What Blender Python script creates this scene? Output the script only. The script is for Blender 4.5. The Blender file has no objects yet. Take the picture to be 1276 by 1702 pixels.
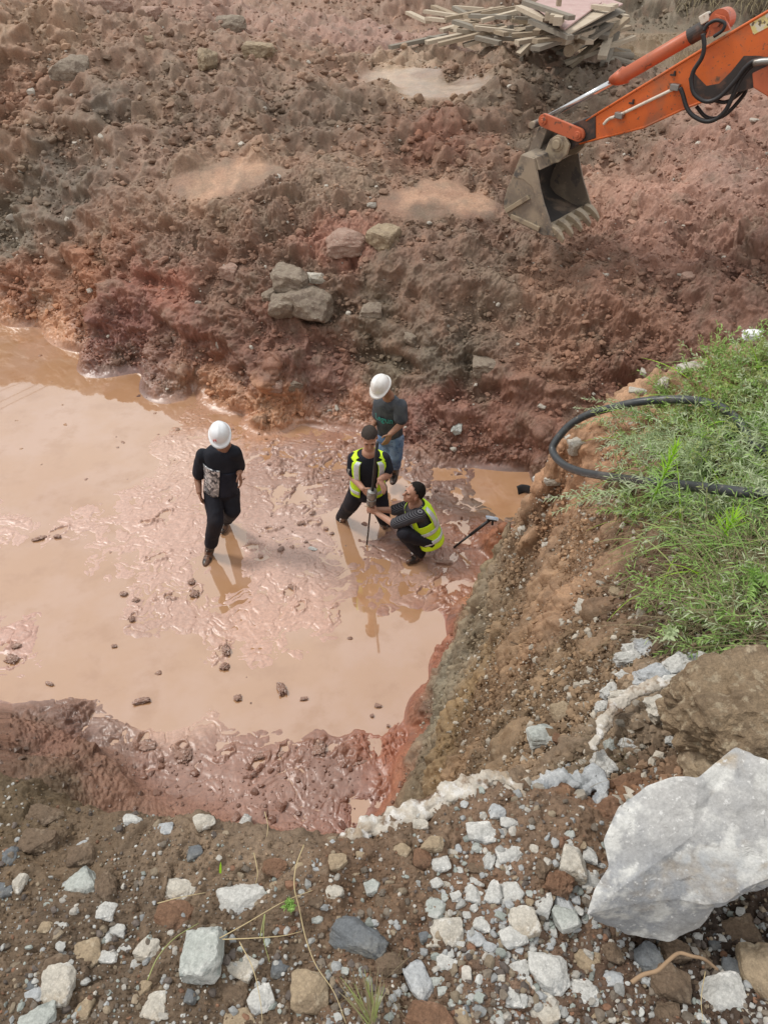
import bpy, bmesh, math, random
import numpy as np
from mathutils import Vector, Matrix
rad = math.radians
S = bpy.context.scene
# ------------------------------------------------------------------ camera, world, sun, exposure
PITCH, HC, F = 40.0, 6.2, 1280.0
cam = bpy.data.cameras.new('camera'); cam.sensor_fit = 'HORIZONTAL'; cam.sensor_width = 36.0
cam.lens = 36.0 * F / 1276.0; cam.clip_start = 0.05; cam.clip_end = 1000
co = bpy.data.objects.new('camera', cam); S.collection.objects.link(co); S.camera = co
co.location = (0, 0, HC); co.rotation_euler = (rad(90 - PITCH), 0, 0)
SUN_EL, SUN_AZ = 56.0, -75.0          # azimuth measured from +Y towards +X
w = bpy.data.worlds.new('World'); S.world = w; w.use_nodes = True
nt = w.node_tree; nt.nodes.clear()
def nn(nt, t, **k):
    n = nt.nodes.new(t)
    for a, b in k.items(): setattr(n, a, b)
    return n
out = nn(nt, 'ShaderNodeOutputWorld'); bg = nn(nt, 'ShaderNodeBackground'); bg.inputs[1].default_value = 0.072
sky = nn(nt, 'ShaderNodeTexSky', sky_type='NISHITA', sun_disc=False)
sky.sun_elevation = rad(SUN_EL); sky.sun_rotation = rad(SUN_AZ); sky.air_density = 1.0; sky.dust_density = 2.0
tc = nn(nt, 'ShaderNodeTexCoord'); ns = nn(nt, 'ShaderNodeTexNoise'); ns.inputs['Scale'].default_value = 2.2
ns.inputs['Detail'].default_value = 5; ns.inputs['Roughness'].default_value = .55
cr = nn(nt, 'ShaderNodeValToRGB'); cr.color_ramp.elements[0].position = .36; cr.color_ramp.elements[1].position = .56
cr.color_ramp.elements[0].color = (.72, .72, .72, 1)
mx = nn(nt, 'ShaderNodeMix', data_type='RGBA'); mx.inputs[7].default_value = (11.0, 10.9, 10.7, 1)
nt.links.new(tc.outputs['Generated'], ns.inputs['Vector']); nt.links.new(ns.outputs['Fac'], cr.inputs[0])
nt.links.new(cr.outputs[0], mx.inputs[0]); nt.links.new(sky.outputs[0], mx.inputs[6])
nt.links.new(mx.outputs[2], bg.inputs[0]); nt.links.new(bg.outputs[0], out.inputs[0])
sl = bpy.data.lights.new('sun', 'SUN'); sl.energy = 1.5; sl.angle = rad(12); sl.color = (1, .96, .9)
so = bpy.data.objects.new('sun', sl); S.collection.objects.link(so)
so.rotation_euler = Vector((math.sin(rad(SUN_AZ)) * math.cos(rad(SUN_EL)), math.cos(rad(SUN_AZ)) * math.cos(rad(SUN_EL)), math.sin(rad(SUN_EL)))).to_track_quat('Z', 'Y').to_euler()
S.view_settings.view_transform = 'Standard'; S.view_settings.look = 'None'
S.view_settings.exposure = 0.47; S.view_settings.gamma = 1.0
S.cycles.max_bounces = 5; S.cycles.diffuse_bounces = 3; S.cycles.glossy_bounces = 3

# ------------------------------------------------------------------ view helpers (pixels of the 1276x1702 photograph)
cp, sp_ = math.cos(rad(PITCH)), math.sin(rad(PITCH))
def ray(px, py):
    x = (np.asarray(px, float) - 638) / F; y = (851 - np.asarray(py, float)) / F
    return np.stack([x + 0 * y, cp + sp_ * y, -sp_ + cp * y], -1)
def P(px, py, z=0.0):                    # point of the ray at height z
    r = ray(px, py); t = (z - HC) / r[..., 2]
    return np.array([0, 0, HC]) + r * np.expand_dims(t, -1)
def U(px, py, Y):                        # point of the ray at distance Y
    r = ray(px, py); t = Y / r[..., 1]
    return np.array([0, 0, HC]) + r * np.expand_dims(t, -1)
def px2m(p): return (p[1] * cp + (HC - p[2]) * sp_) / F     # metres per photo pixel at a point

# ------------------------------------------------------------------ noise
rng = np.random.default_rng(7)
_perm = np.arange(256); rng.shuffle(_perm); _perm = np.concatenate([_perm, _perm, _perm]).astype(np.int32)
_g = rng.normal(size=(256, 3)); _g /= np.linalg.norm(_g, axis=1)[:, None]; _g = _g.astype(np.float32)
_rv = rng.random((256, 3)).astype(np.float32)
def _chunk(f):
    def w_(p, *a, **k):
        p = np.asarray(p, np.float32); sh = p.shape[:-1]; q = p.reshape(-1, 3); C = 400000
        return np.concatenate([f(q[i:i + C], *a, **k) for i in range(0, len(q), C)]).reshape(sh) if len(q) else np.zeros(sh)
    return w_
@_chunk
def perlin(p):
    i = np.floor(p).astype(np.int32); f = (p - i).astype(np.float32); i &= 255
    u = f * f * f * (f * (f * 6 - 15) + 10)
    r = 0
    for dx in (0, 1):
        wx = u[:, 0] if dx else 1 - u[:, 0]; hx = _perm[i[:, 0] + dx]
        for dy in (0, 1):
            wy = u[:, 1] if dy else 1 - u[:, 1]; hy = _perm[hx + ((i[:, 1] + dy) & 255)]
            for dz in (0, 1):
                wz = u[:, 2] if dz else 1 - u[:, 2]; h = _perm[hy + ((i[:, 2] + dz) & 255)] & 255
                g = _g[h]
                r = r + wx * wy * wz * (g[:, 0] * (f[:, 0] - dx) + g[:, 1] * (f[:, 1] - dy) + g[:, 2] * (f[:, 2] - dz))
    return r * 1.6
@_chunk
def worley(p):                            # F1 over the 8 nearest cells
    b = np.floor(p - .5).astype(np.int32); best = np.full(len(p), 9.0, np.float32)
    for dx in (0, 1):
        for dy in (0, 1):
            for dz in (0, 1):
                c = b + np.array([dx, dy, dz], np.int32); m = c & 255
                h = _perm[_perm[_perm[m[:, 0]] + m[:, 1]] + m[:, 2]] & 255
                d = p - c - _rv[h]
                best = np.minimum(best, (d * d).sum(1))
    return np.sqrt(best)
@_chunk
def facet(p):                             # crumbly blocks: every cell a tilted plane of its own height
    b = np.floor(p - .5).astype(np.int32); ws = np.full(len(p), 1e-12, np.float32); val = np.zeros(len(p), np.float32)
    for dx in (0, 1):
        for dy in (0, 1):
            for dz in (0, 1):
                c = b + np.array([dx, dy, dz], np.int32); m = c & 255
                h = _perm[_perm[_perm[m[:, 0]] + m[:, 1]] + m[:, 2]] & 255
                d = (p - c - _rv[h]).astype(np.float32); q = np.einsum('ij,ij->i', d, d)
                k = np.exp(-12 * q); ws += k; val += k * (np.einsum('ij,ij->i', d, _g[h]) * .75 + (_rv[h, 0] - .5) * .9 - q * .45)
    return val / ws
def fbm(p, o=4, g=.5):
    s, a, n = 0, 1, 0
    for k in range(o): s = s + a * perlin(p * 2 ** k + 17.3 * k); n += a; a *= g
    return s / n
def smooth(e0, e1, x): t = np.clip((x - e0) / (e1 - e0), 0, 1); return t * t * (3 - 2 * t)
def bump(w_): return np.clip(1 - w_ * w_ * 1.6, -.3, 1)

# ------------------------------------------------------------------ base height: control points seen in the photograph
CP = []
def c(px, py, z): p = P(px, py, z); CP.append((p[0], p[1], z))
def cw(x, y, z): CP.append((x, y, z))
for x, y in [(0,525),(60,545),(140,590),(230,622),(320,652),(400,692),(500,708),(600,722),(690,765),(780,778),(880,785),(-120,495),(-300,470),
             (0,600),(0,700),(0,850),(0,1000),(0,1120),(-150,600),(-150,800),(-150,1000),(-300,700),(-150,1150),(100,650),(200,750),(300,700),(300,850),(250,1000),(150,1100),(420,800),
             (450,950),(400,1100),(560,800),(600,900),(580,1020),(550,1150),(700,850),(760,850),(700,950),(650,1100),(300,1200),(450,1220),
             (845,880),(812,930),(785,990),(740,1060),(708,1130),(675,1230),(648,1330),(600,1240)]: c(x, y, 0)
for x, y, z in [(0,1175,.06),(130,1235,.08),(0,1230,.5),(80,1290,.55),(-150,1200,.4),(200,1290,.12),(400,1290,.06),(300,1340,.10),(450,1350,.06),(550,1320,.06),(600,1370,.05),(500,1400,.05),(-200,1300,.9)]: c(x, y, z)
far = {0:[(440,.9),(380,1.15),(300,1.8),(200,2.6),(100,3.4),(8,4.2)], -200:[(470,.5),(430,1.0),(360,1.3),(300,1.9),(200,2.7),(100,3.3),(20,3.9)],
 150:[(520,.75),(440,1.1),(300,2.0),(150,3.0),(20,3.9)], 300:[(600,.5),(500,1.15),(400,1.7),(300,2.3),(150,3.1),(30,3.6)],
 450:[(610,.8),(520,1.3),(440,1.7),(300,2.4),(150,3.0),(30,3.3)], 600:[(640,.5),(560,1.0),(440,1.8),(340,2.2),(250,2.5),(165,2.95),(135,2.92),(100,3.2),(40,3.15)],
 750:[(700,.5),(600,1.0),(480,1.7),(380,2.1),(300,2.3),(200,2.8),(165,2.95),(140,2.92),(110,3.2),(60,3.1)],
 900:[(720,.6),(600,1.2),(500,1.6),(430,1.85),(330,2.1),(200,2.7),(120,3.3),(70,3.2)],
 1050:[(650,1.0),(540,1.5),(440,2.0),(350,2.3),(250,2.5),(165,2.95),(125,2.85)],
 1200:[(560,1.7),(440,2.2),(340,2.6),(250,2.8),(190,3.0)], 1350:[(540,1.9),(440,2.5),(340,2.9),(250,3.1),(190,3.2)], 1550:[(500,2.6),(340,3.3),(220,3.4)]}
for x, l in far.items():
    for y, z in l: c(x, y, z)
# water channel behind the plank pile and the bank beyond it
for x in (300, 450, 600): cw(P(x, 30, 3.2)[0] * 1.15, 27, 3.0); cw(P(x,30,3.2)[0]*1.3, 32, 3.2)
for x in (760, 900, 1060, 1180, 1300): cw((x - 638) / F * 22.5, 23.5, 2.3); cw((x-638)/F*21, 20.6, 2.5)
for x in (760, 900, 1060, 1180, 1300): cw((x - 638) / F * 25, 26.3, 3.0); cw((x - 638) / F * 27, 28.0, 5.0); cw((x-638)/F*30, 31, 6.0)
cw(1.8,24,2.3); cw(.6,25.5,2.5)
for x in (-14, -9, -5): cw(x, 22, 4.0); cw(x, 32, 4.0)
for x in (-20, -8, 4, 16, 26): cw(x, 45, 4.5); cw(x, 60, 4.5)
for x, y, z in [(-22,12,3),(-22,25,4.2),(-14,5,3.8),(22,12,4),(22,25,4.5),(16,5,4.4),(-12,9.5,1.6),(-9,7,1.2),(10,9,3.4),(9,7,3.2),(-9,4,3.5),(-6,5,1.5)]: cw(x, y, z)
# right bank: nose, face, crest, far side
for x, y, z in [(870,812,2.6),(851,842,1.5),(836,872,.45),(812,945,.75),(850,950,1.7),(900,900,2.6),(950,850,3.05),(770,1050,.9),(820,1050,2.0),(880,1050,2.95),(940,1000,3.3),
    (748,1150,1.1),(800,1150,2.35),(860,1150,3.15),(930,1150,3.65),(705,1250,1.1),(760,1250,2.3),(830,1250,3.25),(900,1250,3.85),(680,1325,.9),(745,1310,2.4),(800,1305,3.2),(960,1250,4.1),
    (1000,1100,3.85),(1000,900,3.45),(1000,800,3.5),(925,752,3.25),(1000,682,3.5),(1120,668,3.7),(1050,800,3.65),(1100,1080,4.15),(1276,1060,4.25),(1150,900,3.95),(1276,900,4.05),(1276,822,3.95),
    (1240,560,3.85),(1150,600,3.75),(1000,655,3.45),(935,722,3.3),(1100,750,3.75),(1200,700,3.9),(1400,600,4.1),(1400,800,4.2),(1400,1000,4.3),(1600,800,4.3),
    (1000,1200,4.15),(1100,1180,4.35),(1276,1180,4.4),(1000,1330,4.4)]: c(x, y, z)
for x, y, z in [(870,812,2.6),(900,765,3.0),(935,722,3.3),(1000,655,3.45),(1150,600,3.75),(1276,550,3.85),(1400,520,4.0)]:
    p = P(x, y, z); cw(p[0] + .1, p[1] + .5, z - .9); cw(p[0] + .2, p[1] + 1.3, max(.3, z - 2.2))
cw(2.3,6.6,.35); cw(2.1,7.6,0.05); cw(3.2,7.0,.6); cw(4.5,7.2,1.2); cw(6.2,7.4,1.9); cw(3.0,7.9,.5)
# near ground and the face below its lip
lip = [(-300,1270),(-120,1280),(0,1292),(60,1285),(150,1330),(230,1345),(330,1350),(420,1372),(500,1385),(560,1388),(650,1340),(740,1318),(820,1292),(880,1318),(940,1335)]
for x, y in lip:
    z = 4.5 if x > 200 else 4.42
    p = P(x, y, z); cw(p[0], p[1], z); cw(p[0], p[1] - .12, z + .02)
    if x < 700: cw(p[0] * 1.2, p[1] + .12, z - .35); cw(p[0] * 1.3, p[1] + .55, z - 1.6); cw(p[0] * 1.6, p[1] + 1.2, 1.2); cw(p[0] * 1.9, p[1] + 1.8, .35)
for x, y in [(0,1450),(200,1450),(400,1480),(600,1480),(800,1450),(950,1450),(0,1650),(200,1650),(400,1650),(600,1650),(800,1650),(1000,1600),(1276,1690),(-200,1500),(1400,1500),(1500,1700),(-300,1700)]: c(x, y, 4.5)
c(1200,1540,4.42); c(1100,1560,4.46)
for x in (-3, -1.5, 0, 1.5, 3): cw(x, .1, 4.5); cw(x, -1.5, 4.6)
for x in (-8, 8): cw(x, 0, 4.6); cw(x, -4, 4.6)
for x in (-40, 0, 40): cw(x, -20, 4.6); cw(x, 100, 4.8)
CP = np.array(CP)
_d = np.linalg.norm(CP[:, None, :2] - CP[None, :, :2], axis=2)
_n = len(CP); _A = np.zeros((_n + 3, _n + 3)); _A[:_n, :_n] = -_d + np.eye(_n) * .012
_A[:_n, _n] = 1; _A[:_n, _n + 1:] = CP[:, :2]; _A[_n, :_n] = 1; _A[_n + 1:, :_n] = CP[:, :2].T
_w = np.linalg.solve(_A, np.concatenate([CP[:, 2], [0, 0, 0]]))
def zbase(x, y):
    sh = np.shape(x); x = np.ravel(x); y = np.ravel(y); o = np.empty(len(x)); C = 40000
    for i in range(0, len(x), C):
        a, b = x[i:i + C], y[i:i + C]
        d = np.sqrt((a[:, None] - CP[None, :, 0]) ** 2 + (b[:, None] - CP[None, :, 1]) ** 2)
        o[i:i + C] = -d @ _w[:_n] + _w[_n] + a * _w[_n + 1] + b * _w[_n + 2]
    return o.reshape(sh)

# terrain grid: rows in Y, columns fan out with distance
QUAL = 1.0
def seg(a, b, n): return np.linspace(a, b, int(n * QUAL), endpoint=False)
YR = np.concatenate([[-60, -30, -15, -7, -3], seg(-1.2, .25, 40), seg(.25, 1.25, 330), seg(1.25, 3.3, 300), seg(3.3, 9.0, 560), seg(9, 13.5, 420), seg(13.5, 20, 330), seg(20, 32, 130), seg(32, 60, 30), [60, 80, 120, 200]])
NU = int(1150 * QUAL)
UU = np.concatenate([[-14, -7, -4, -2.6, -1.9, -1.45, -1.2], np.linspace(-1, 1, NU), [1.2, 1.45, 1.9, 2.6, 4, 7, 14]])
WID = lambda y: 1.25 + .52 * np.clip(y, 0, 1e9)
XX = UU[None, :] * WID(YR)[:, None]; YY = np.repeat(YR[:, None], len(UU), 1)
# coarse evaluation then the fine grid by bilinear interpolation
ri = np.linspace(0, len(YR) - 1, int(len(YR) / 4)).round().astype(int); ci = np.linspace(0, len(UU) - 1, int(len(UU) / 4)).round().astype(int)
ri = np.unique(np.concatenate([[0, 1, 2, 3, 4, 5], ri, np.arange(len(YR) - 5, len(YR))])); ci = np.unique(np.concatenate([np.arange(9), ci, np.arange(len(UU) - 9, len(UU))]))
Zc = zbase(XX[np.ix_(ri, ci)], YY[np.ix_(ri, ci)])
t = np.array([np.interp(np.arange(len(UU)), ci, Zc[i]) for i in range(len(ri))])
ZB = np.array([np.interp(np.arange(len(YR)), ri, t[:, j]) for j in range(len(UU))]).T
_pit = smooth(2.9, 3.3, YY) * (1 - smooth(15, 16, YY)) * (1 - smooth(10.5, 12, np.abs(XX)))
ZB = ZB * (1 - _pit) + _pit * np.where(ZB > 0, ZB * smooth(0, .16, ZB), 0)
# hit test on a height array
def lookup(A, x, y):
    x = np.asarray(x, float); y = np.asarray(y, float)
    r = np.interp(y, YR, np.arange(len(YR))); u = np.interp(x / WID(y), UU, np.arange(len(UU)))
    r0 = np.clip(r.astype(int), 0, len(YR) - 2); u0 = np.clip(u.astype(int), 0, len(UU) - 2); fr = r - r0; fu = u - u0
    if A.ndim == 3: fr = fr[..., None]; fu = fu[..., None]
    return (A[r0, u0] * (1 - fr) + A[r0 + 1, u0] * fr) * (1 - fu) + (A[r0, u0 + 1] * (1 - fr) + A[r0 + 1, u0 + 1] * fr) * fu
def hits(px, py, A=None, floor=-99.):
    A = ZB if A is None else A
    px = np.atleast_1d(np.asarray(px, float)); py = np.atleast_1d(np.asarray(py, float)); r = ray(px, py); r = r / r[:, 1:2]
    ys = np.concatenate([np.arange(.2, 4, .01), np.arange(4, 14, .03), np.arange(14, 60, .1)])
    t = np.full(len(px), 60.); done = np.zeros(len(px), bool)
    for y in ys:
        if done.all(): break
        z = HC + r[:, 2] * y; h = np.maximum(lookup(A, r[:, 0] * y, np.full(len(px), y)), floor)
        m = (~done) & (z <= h); t[m] = y; done |= m
    return np.stack([r[:, 0] * t, t, HC + r[:, 2] * t], 1)

# ------------------------------------------------------------------ soil colours, with bounced light and sky sheen on the mud left in them
def s2l(c_): c_ = np.asarray(c_, float) / 255; return np.where(c_ <= .04045, c_ / 12.92, ((c_ + .055) / 1.055) ** 2.4)
CC = """50,50,150,120,100;200,50,135,105,90;400,40,150,115,105;600,60,150,115,108;100,200,130,100,85;30,180,142,104,86;190,190,95,85,78;95,290,98,86,78;150,230,125,100,86;230,180,135,108,92;60,240,135,108,92;50,350,112,100,90;130,330,105,92,84;10,400,115,105,95;
250,260,140,110,98;375,295,176,136,114;335,300,168,130,108;415,290,166,130,108;370,265,135,106,90;370,325,128,100,84;290,300,130,102,88;470,290,130,102,88;300,200,115,92,80;450,130,130,105,92;500,190,110,90,78;660,230,115,85,70;730,250,128,82,66;765,336,168,128,106;705,338,168,128,106;740,322,160,122,102;700,310,122,96,82;640,335,128,98,84;800,365,118,90,78;720,360,115,88,74;830,330,120,92,80;780,300,125,96,82;560,300,135,110,95;450,350,125,98,85;
300,400,130,100,88;150,470,156,100,72;40,460,146,96,74;280,480,150,90,75;220,540,125,75,70;330,560,126,80,70;420,590,118,78,68;520,620,120,80,72;250,600,130,90,80;600,520,105,88,75;520,450,115,92,80;
700,450,118,90,78;640,620,105,92,78;760,600,100,88,78;700,700,130,85,78;560,400,155,102,88;800,420,115,92,80;820,500,120,98,85;900,480,140,105,88;950,600,140,100,82;1050,500,135,95,80;
1150,400,150,110,100;1250,300,150,115,108;1100,330,165,122,110;1000,330,155,115,100;1200,480,120,85,75;850,720,126,80,68;780,700,130,86,76;900,690,124,84,72;1000,640,115,75,62;1050,230,120,95,82;
850,180,105,85,72;950,140,95,82,72;900,230,100,82,68;1200,220,150,110,100;1100,30,110,100,88;760,130,125,100,85;680,130,165,140,120;740,150,150,125,105;520,110,140,108,92;650,450,110,88,75;380,480,120,90,78;
300,750,208,168,152;450,760,175,132,118;560,780,160,115,98;700,760,145,105,90;650,900,150,105,90;700,960,185,140,122;500,900,192,152,140;400,950,205,160,145;450,1050,208,160,142;250,900,205,160,145;
150,850,205,162,148;50,700,200,150,110;50,560,190,130,90;50,900,205,162,148;50,1060,195,145,130;300,1180,200,155,135;400,1280,160,110,92;250,1290,152,104,86;550,1300,146,98,80;600,1350,150,92,72;100,1240,125,85,72;20,1250,112,76,60;60,1270,108,82,66;100,1310,98,80,62;200,1300,130,92,76;150,1260,122,86,70;330,690,185,130,95;430,700,190,130,90;560,715,165,110,85;
655,1250,170,95,62;640,1330,160,92,62;690,1130,158,85,58;725,1060,158,85,58;760,980,160,95,55;800,905,150,85,48;722,1180,126,118,100;742,1120,132,124,108;765,1070,130,116,96;700,1270,114,100,80;788,1010,122,105,82;800,960,120,105,80;855,850,98,84,64;752,1200,140,112,72;
800,1150,130,100,70;850,1080,140,108,78;850,1200,130,105,78;930,1000,150,112,82;950,900,158,120,88;900,1130,138,110,82;980,1150,140,112,85;950,1290,135,115,95;1030,850,140,105,80;1000,750,168,118,82;1100,640,165,122,90;
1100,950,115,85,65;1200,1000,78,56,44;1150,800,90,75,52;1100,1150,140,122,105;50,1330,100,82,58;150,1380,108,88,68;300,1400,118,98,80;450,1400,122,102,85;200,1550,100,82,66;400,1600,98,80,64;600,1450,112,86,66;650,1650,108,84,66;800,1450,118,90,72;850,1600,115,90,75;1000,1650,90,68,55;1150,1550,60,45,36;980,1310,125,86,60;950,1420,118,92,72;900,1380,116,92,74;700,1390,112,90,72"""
CC = np.array([[float(v) for v in l.split(',')] for l in CC.replace('\n', '').split(';')])
cc_p = hits(CC[:, 0], CC[:, 1]); cc_c = s2l(CC[:, 2:5])
NV = XX.size
V0 = np.stack([XX, YY, ZB], -1).astype(np.float32)
# base normals
dr = np.gradient(V0, axis=0); dc = np.gradient(V0, axis=1); N0 = np.cross(dc, dr); N0 /= np.linalg.norm(N0, axis=2)[..., None] + 1e-9
def idw(p, q, vals, k=3.6, eps=.02):
    p = p.reshape(-1, 3); o = np.empty((len(p), vals.shape[1]), np.float32); C = 30000; q = q.astype(np.float32)
    for i in range(0, len(p), C):
        d = ((p[i:i + C, None, :] - q[None]) ** 2).sum(2) + eps ** 2
        w_ = d ** (-k / 2 - .3); o[i:i + C] = (w_ @ vals) / w_.sum(1)[:, None]
    return o
# colours on the coarse grid with warped lookup, then interpolated
ri2, ci2 = ri, ci
Pc = V0[np.ix_(ri2, ci2)]
wsc = np.clip(Pc[..., 1:2] * .055, .02, .9)
warp = np.stack([fbm(Pc / (wsc * 1.6) + k * 31.7, 5, .62) for k in range(3)], -1) * wsc * 1.5
colc = idw((Pc + warp), cc_p, cc_c).reshape(Pc.shape)
def up(Ac):
    t = np.stack([np.stack([np.interp(np.arange(len(UU)), ci2, Ac[i, :, k]) for i in range(len(ri2))]) for k in range(Ac.shape[2])], -1)
    return np.stack([np.stack([np.interp(np.arange(len(YR)), ri2, t[:, j, k]) for j in range(len(UU))], 1) for k in range(Ac.shape[2])], -1).astype(np.float32)
COL = up(colc)
# masks: pit floor, pit side, near ground
floorm = (1 - smooth(.01, .16, ZB)) * smooth(3.0, 3.4, YY) * (1 - smooth(14.5, 15.5, YY)) * (1 - smooth(9.5, 12, np.abs(XX)))
# mud relief above the water, in metres: control points on the photograph
MU = """0,560,-4;60,580,-4;130,610,-3;0,640,-5;100,700,-5;200,640,-3;250,650,-2.4;250,700,-3;280,675,-1.8;0,750,-5;120,800,-3;200,780,-2.5;60,850,-1;20,870,.5;140,870,.3;230,830,.5;320,690,.6;300,740,1;300,800,1;340,720,1.2;420,720,1;400,760,1.2;440,800,1.5;430,700,-1;380,690,-.6;510,705,-1;560,720,1;
480,760,2.5;540,790,3.5;600,740,3.5;520,830,2.5;590,800,3;480,850,1.5;440,880,1;500,905,.8;410,860,.6;380,890,-1.6;375,930,-2.2;372,965,-1.8;375,1000,-.3;345,945,-.4;425,940,.8;330,900,.8;280,880,.8;220,900,.5;160,920,-.3;100,950,-1;40,950,-1.5;0,1000,-1;20,1060,1;40,1100,0;100,1060,-2.5;
180,1000,-1.2;230,960,.4;300,950,.9;300,1020,.7;240,1030,.1;350,1040,1;420,1020,1;450,980,1.1;520,960,1.2;540,1030,.4;480,1060,.3;420,1090,.2;360,1100,-.4;300,1090,-.8;200,1100,-2.5;120,1150,-2;50,1140,-1.2;220,1180,-2;300,1170,-2;380,1160,-1.6;450,1150,-1.2;
600,1030,-2;680,1050,-2.5;720,1040,-1.5;640,1100,-3;580,1100,-2;660,1180,-2.5;560,1180,-2;500,1200,-1;620,1210,-1.2;430,1200,-1;340,1225,.8;420,1240,1.2;520,1240,2;600,1240,3;650,1240,4;250,1250,1.5;180,1220,2;100,1200,4;
560,870,-1.2;600,880,-1.5;640,850,-.8;590,930,-.9;620,950,.3;560,930,.2;650,900,.8;700,920,1.5;720,880,1.5;760,900,2;650,980,-.3;690,940,-.6;740,960,1.5;700,1000,1.2;600,990,-.2;640,1010,.3;760,1000,2;
640,800,-1.5;660,810,-1.2;640,830,.3;700,800,2.5;740,830,2.5;720,850,2;790,800,-1.5;850,800,-2;820,830,-1.5;790,850,0;860,790,-2;760,790,2;700,770,4;640,760,3;790,870,2"""
MU = np.array([[float(v) for v in l.split(',')] for l in MU.replace('\n', '').split(';')])
mp = P(MU[:, 0], MU[:, 1], 0.0)
sel = floorm > .001
q = np.stack([XX[sel], YY[sel], 0 * XX[sel]], 1).astype(np.float32)
wq = np.stack([fbm(q * 1.6 + 9.1 * k, 4) for k in range(2)] + [0 * q[:, 0]], 1) * .22
rel = idw(q + wq, mp, MU[:, 2:3], k=3, eps=.08)[:, 0] / 100 + .003
# flowing mud: warped bands
wv = np.stack([fbm(q * 2.3 + 3.1, 3), fbm(q * 2.3 + 51.7, 3), 0 * q[:, 0]], 1)
band = fbm((q + wv * .55) * np.array([1.7, 5.5, 1], np.float32) + 5, 4, .55)
cre = 1 - np.abs(fbm((q + wv * .4) * np.array([2.2, 4.2, 1], np.float32) + 25, 3)) * 2
fine = fbm(q * 16, 3)
rough = smooth(.010, .026, rel)
lump = bump(worley(q * 9 + wv)) ; lump2 = bump(worley(q * 24 + wv * 2))
amp = smooth(-.02, .012, rel)
mud = rel + (band * .010 - .010 * smooth(.88, 1.0, cre)) * (.3 + .7 * amp) * (1 - .5 * rough) + (facet(q * 5 + wv) * .010 + facet(q * 15 + wv * 2) * .005) * amp + fine * .0018 * amp + rough * (lump * .008 + facet(q * 3.4 + wv) * .05 + facet(q * 8 + wv * 2) * .05 + facet(q * 19 + wv * 3) * .026 + facet(q * 45) * .009) * smooth(-.25, .2, fbm(q * 2.3 + 77, 3) + .1)
# footprints and trodden holes
FP = """265,925,0.5;330,960,1.2;325,985,1.3;375,1075,1.2;372,1105,1.1;15,1075,.4;30,1100,.9;235,1160,1;95,885,.9;70,893,.3;208,985,1;225,995,.8;218,1030,1.3;285,992,.3;190,1070,.5;395,1155,1;468,1140,1.1;480,1120,1.3;400,930,.3;520,870,.2;610,860,.4;480,985,1.2;500,1010,1.2;555,1020,1.5;90,1135,.2;127,1190,1;240,1230,1.2;300,1240,.8;530,1240,1.3;380,1250,.7;430,1270,.9;470,1250,1.2;290,830,.9;275,855,.9;240,870,.1;440,715,1.2;455,740,1.2;390,730,.6;350,800,.3;480,790,.1;450,880,.1;420,910,0;700,985,.8;735,965,.8;650,1040,1;680,1060,.2"""
for l in FP.replace('\n', '').split(';'):
    a, b, th = [float(v) for v in l.split(',')]; p = P(a, b, 0.)
    dx, dy = q[:, 0] - p[0], q[:, 1] - p[1]; L = .07 + .06 * ((a * 7.3) % 1); W_ = .035 + .02 * ((b * 3.7) % 1)
    e = np.sqrt(((dx * math.cos(th) + dy * math.sin(th)) / L) ** 2 + ((-dx * math.sin(th) + dy * math.cos(th)) / W_) ** 2)
    rl = float(idw(np.array([[p[0], p[1], 0]], np.float32), mp, MU[:, 2:3], k=3, eps=.08)[0, 0])
    if rl < -.3: continue
    m = e < 3.2; e = e + (wv[:, 0] * 1.2 + wv[:, 1] * .8 + fine * 1.1 + band * .8) * m
    mud = mud + np.where(m, -.035 * np.exp(-(e * 1.1) ** 4) + .022 * np.exp(-((e - 1.35) / .45) ** 2) * (.1 + 1.3 * np.clip(lump + band, 0, 1.2)), 0)
H = np.zeros_like(XX, dtype=np.float32)
H[sel] = mud * floorm[sel]
# general roughness in 3-D, along the normal
p3 = V0.reshape(-1, 3)
farm = smooth(2.2, 4.5, YY).ravel() ; nf = (1 - floorm).ravel()
idx = np.where((nf > .02) & (np.abs(XX).ravel() < WID(YY).ravel() * 1.6) & (YY.ravel() > -1.5) & (YY.ravel() < 62))[0]
pp = p3[idx]; fm = farm[idx]; D = np.zeros(len(idx), np.float32)
big = fbm(pp * .9 + 4, 3)
wp = pp + np.stack([perlin(pp * 2.5 + 11 * k) for k in range(3)], 1) * .09
ww = lambda s: bump(worley(wp * s + 13.7 * s))
ff = lambda s: facet((wp + perlin(pp * s * 1.3)[:, None] * .12 / s) * s + 7.7 * s)
def ffn(s):
    m_ = np.where((pp[:, 1] > 1.2) & (pp[:, 1] < 14.5))[0]; o_ = np.zeros(len(pp), np.float32); o_[m_] = facet(wp[m_] * s + 7.7 * s) * (1 - smooth(12.5, 14.5, pp[m_, 1])); return o_
pat = smooth(-.25, .3, fbm(pp * .7 + 40, 3))            # cloddy here, smoother there
pit_side = (1 - smooth(.3, 1.3, pp[:, 2])) * fm
flat_pts = P(np.array([370, 330, 430, 700, 760, 740, 660, 740, 640]), np.array([297, 302, 290, 338, 335, 312, 130, 148, 150]), 2.4)
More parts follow.
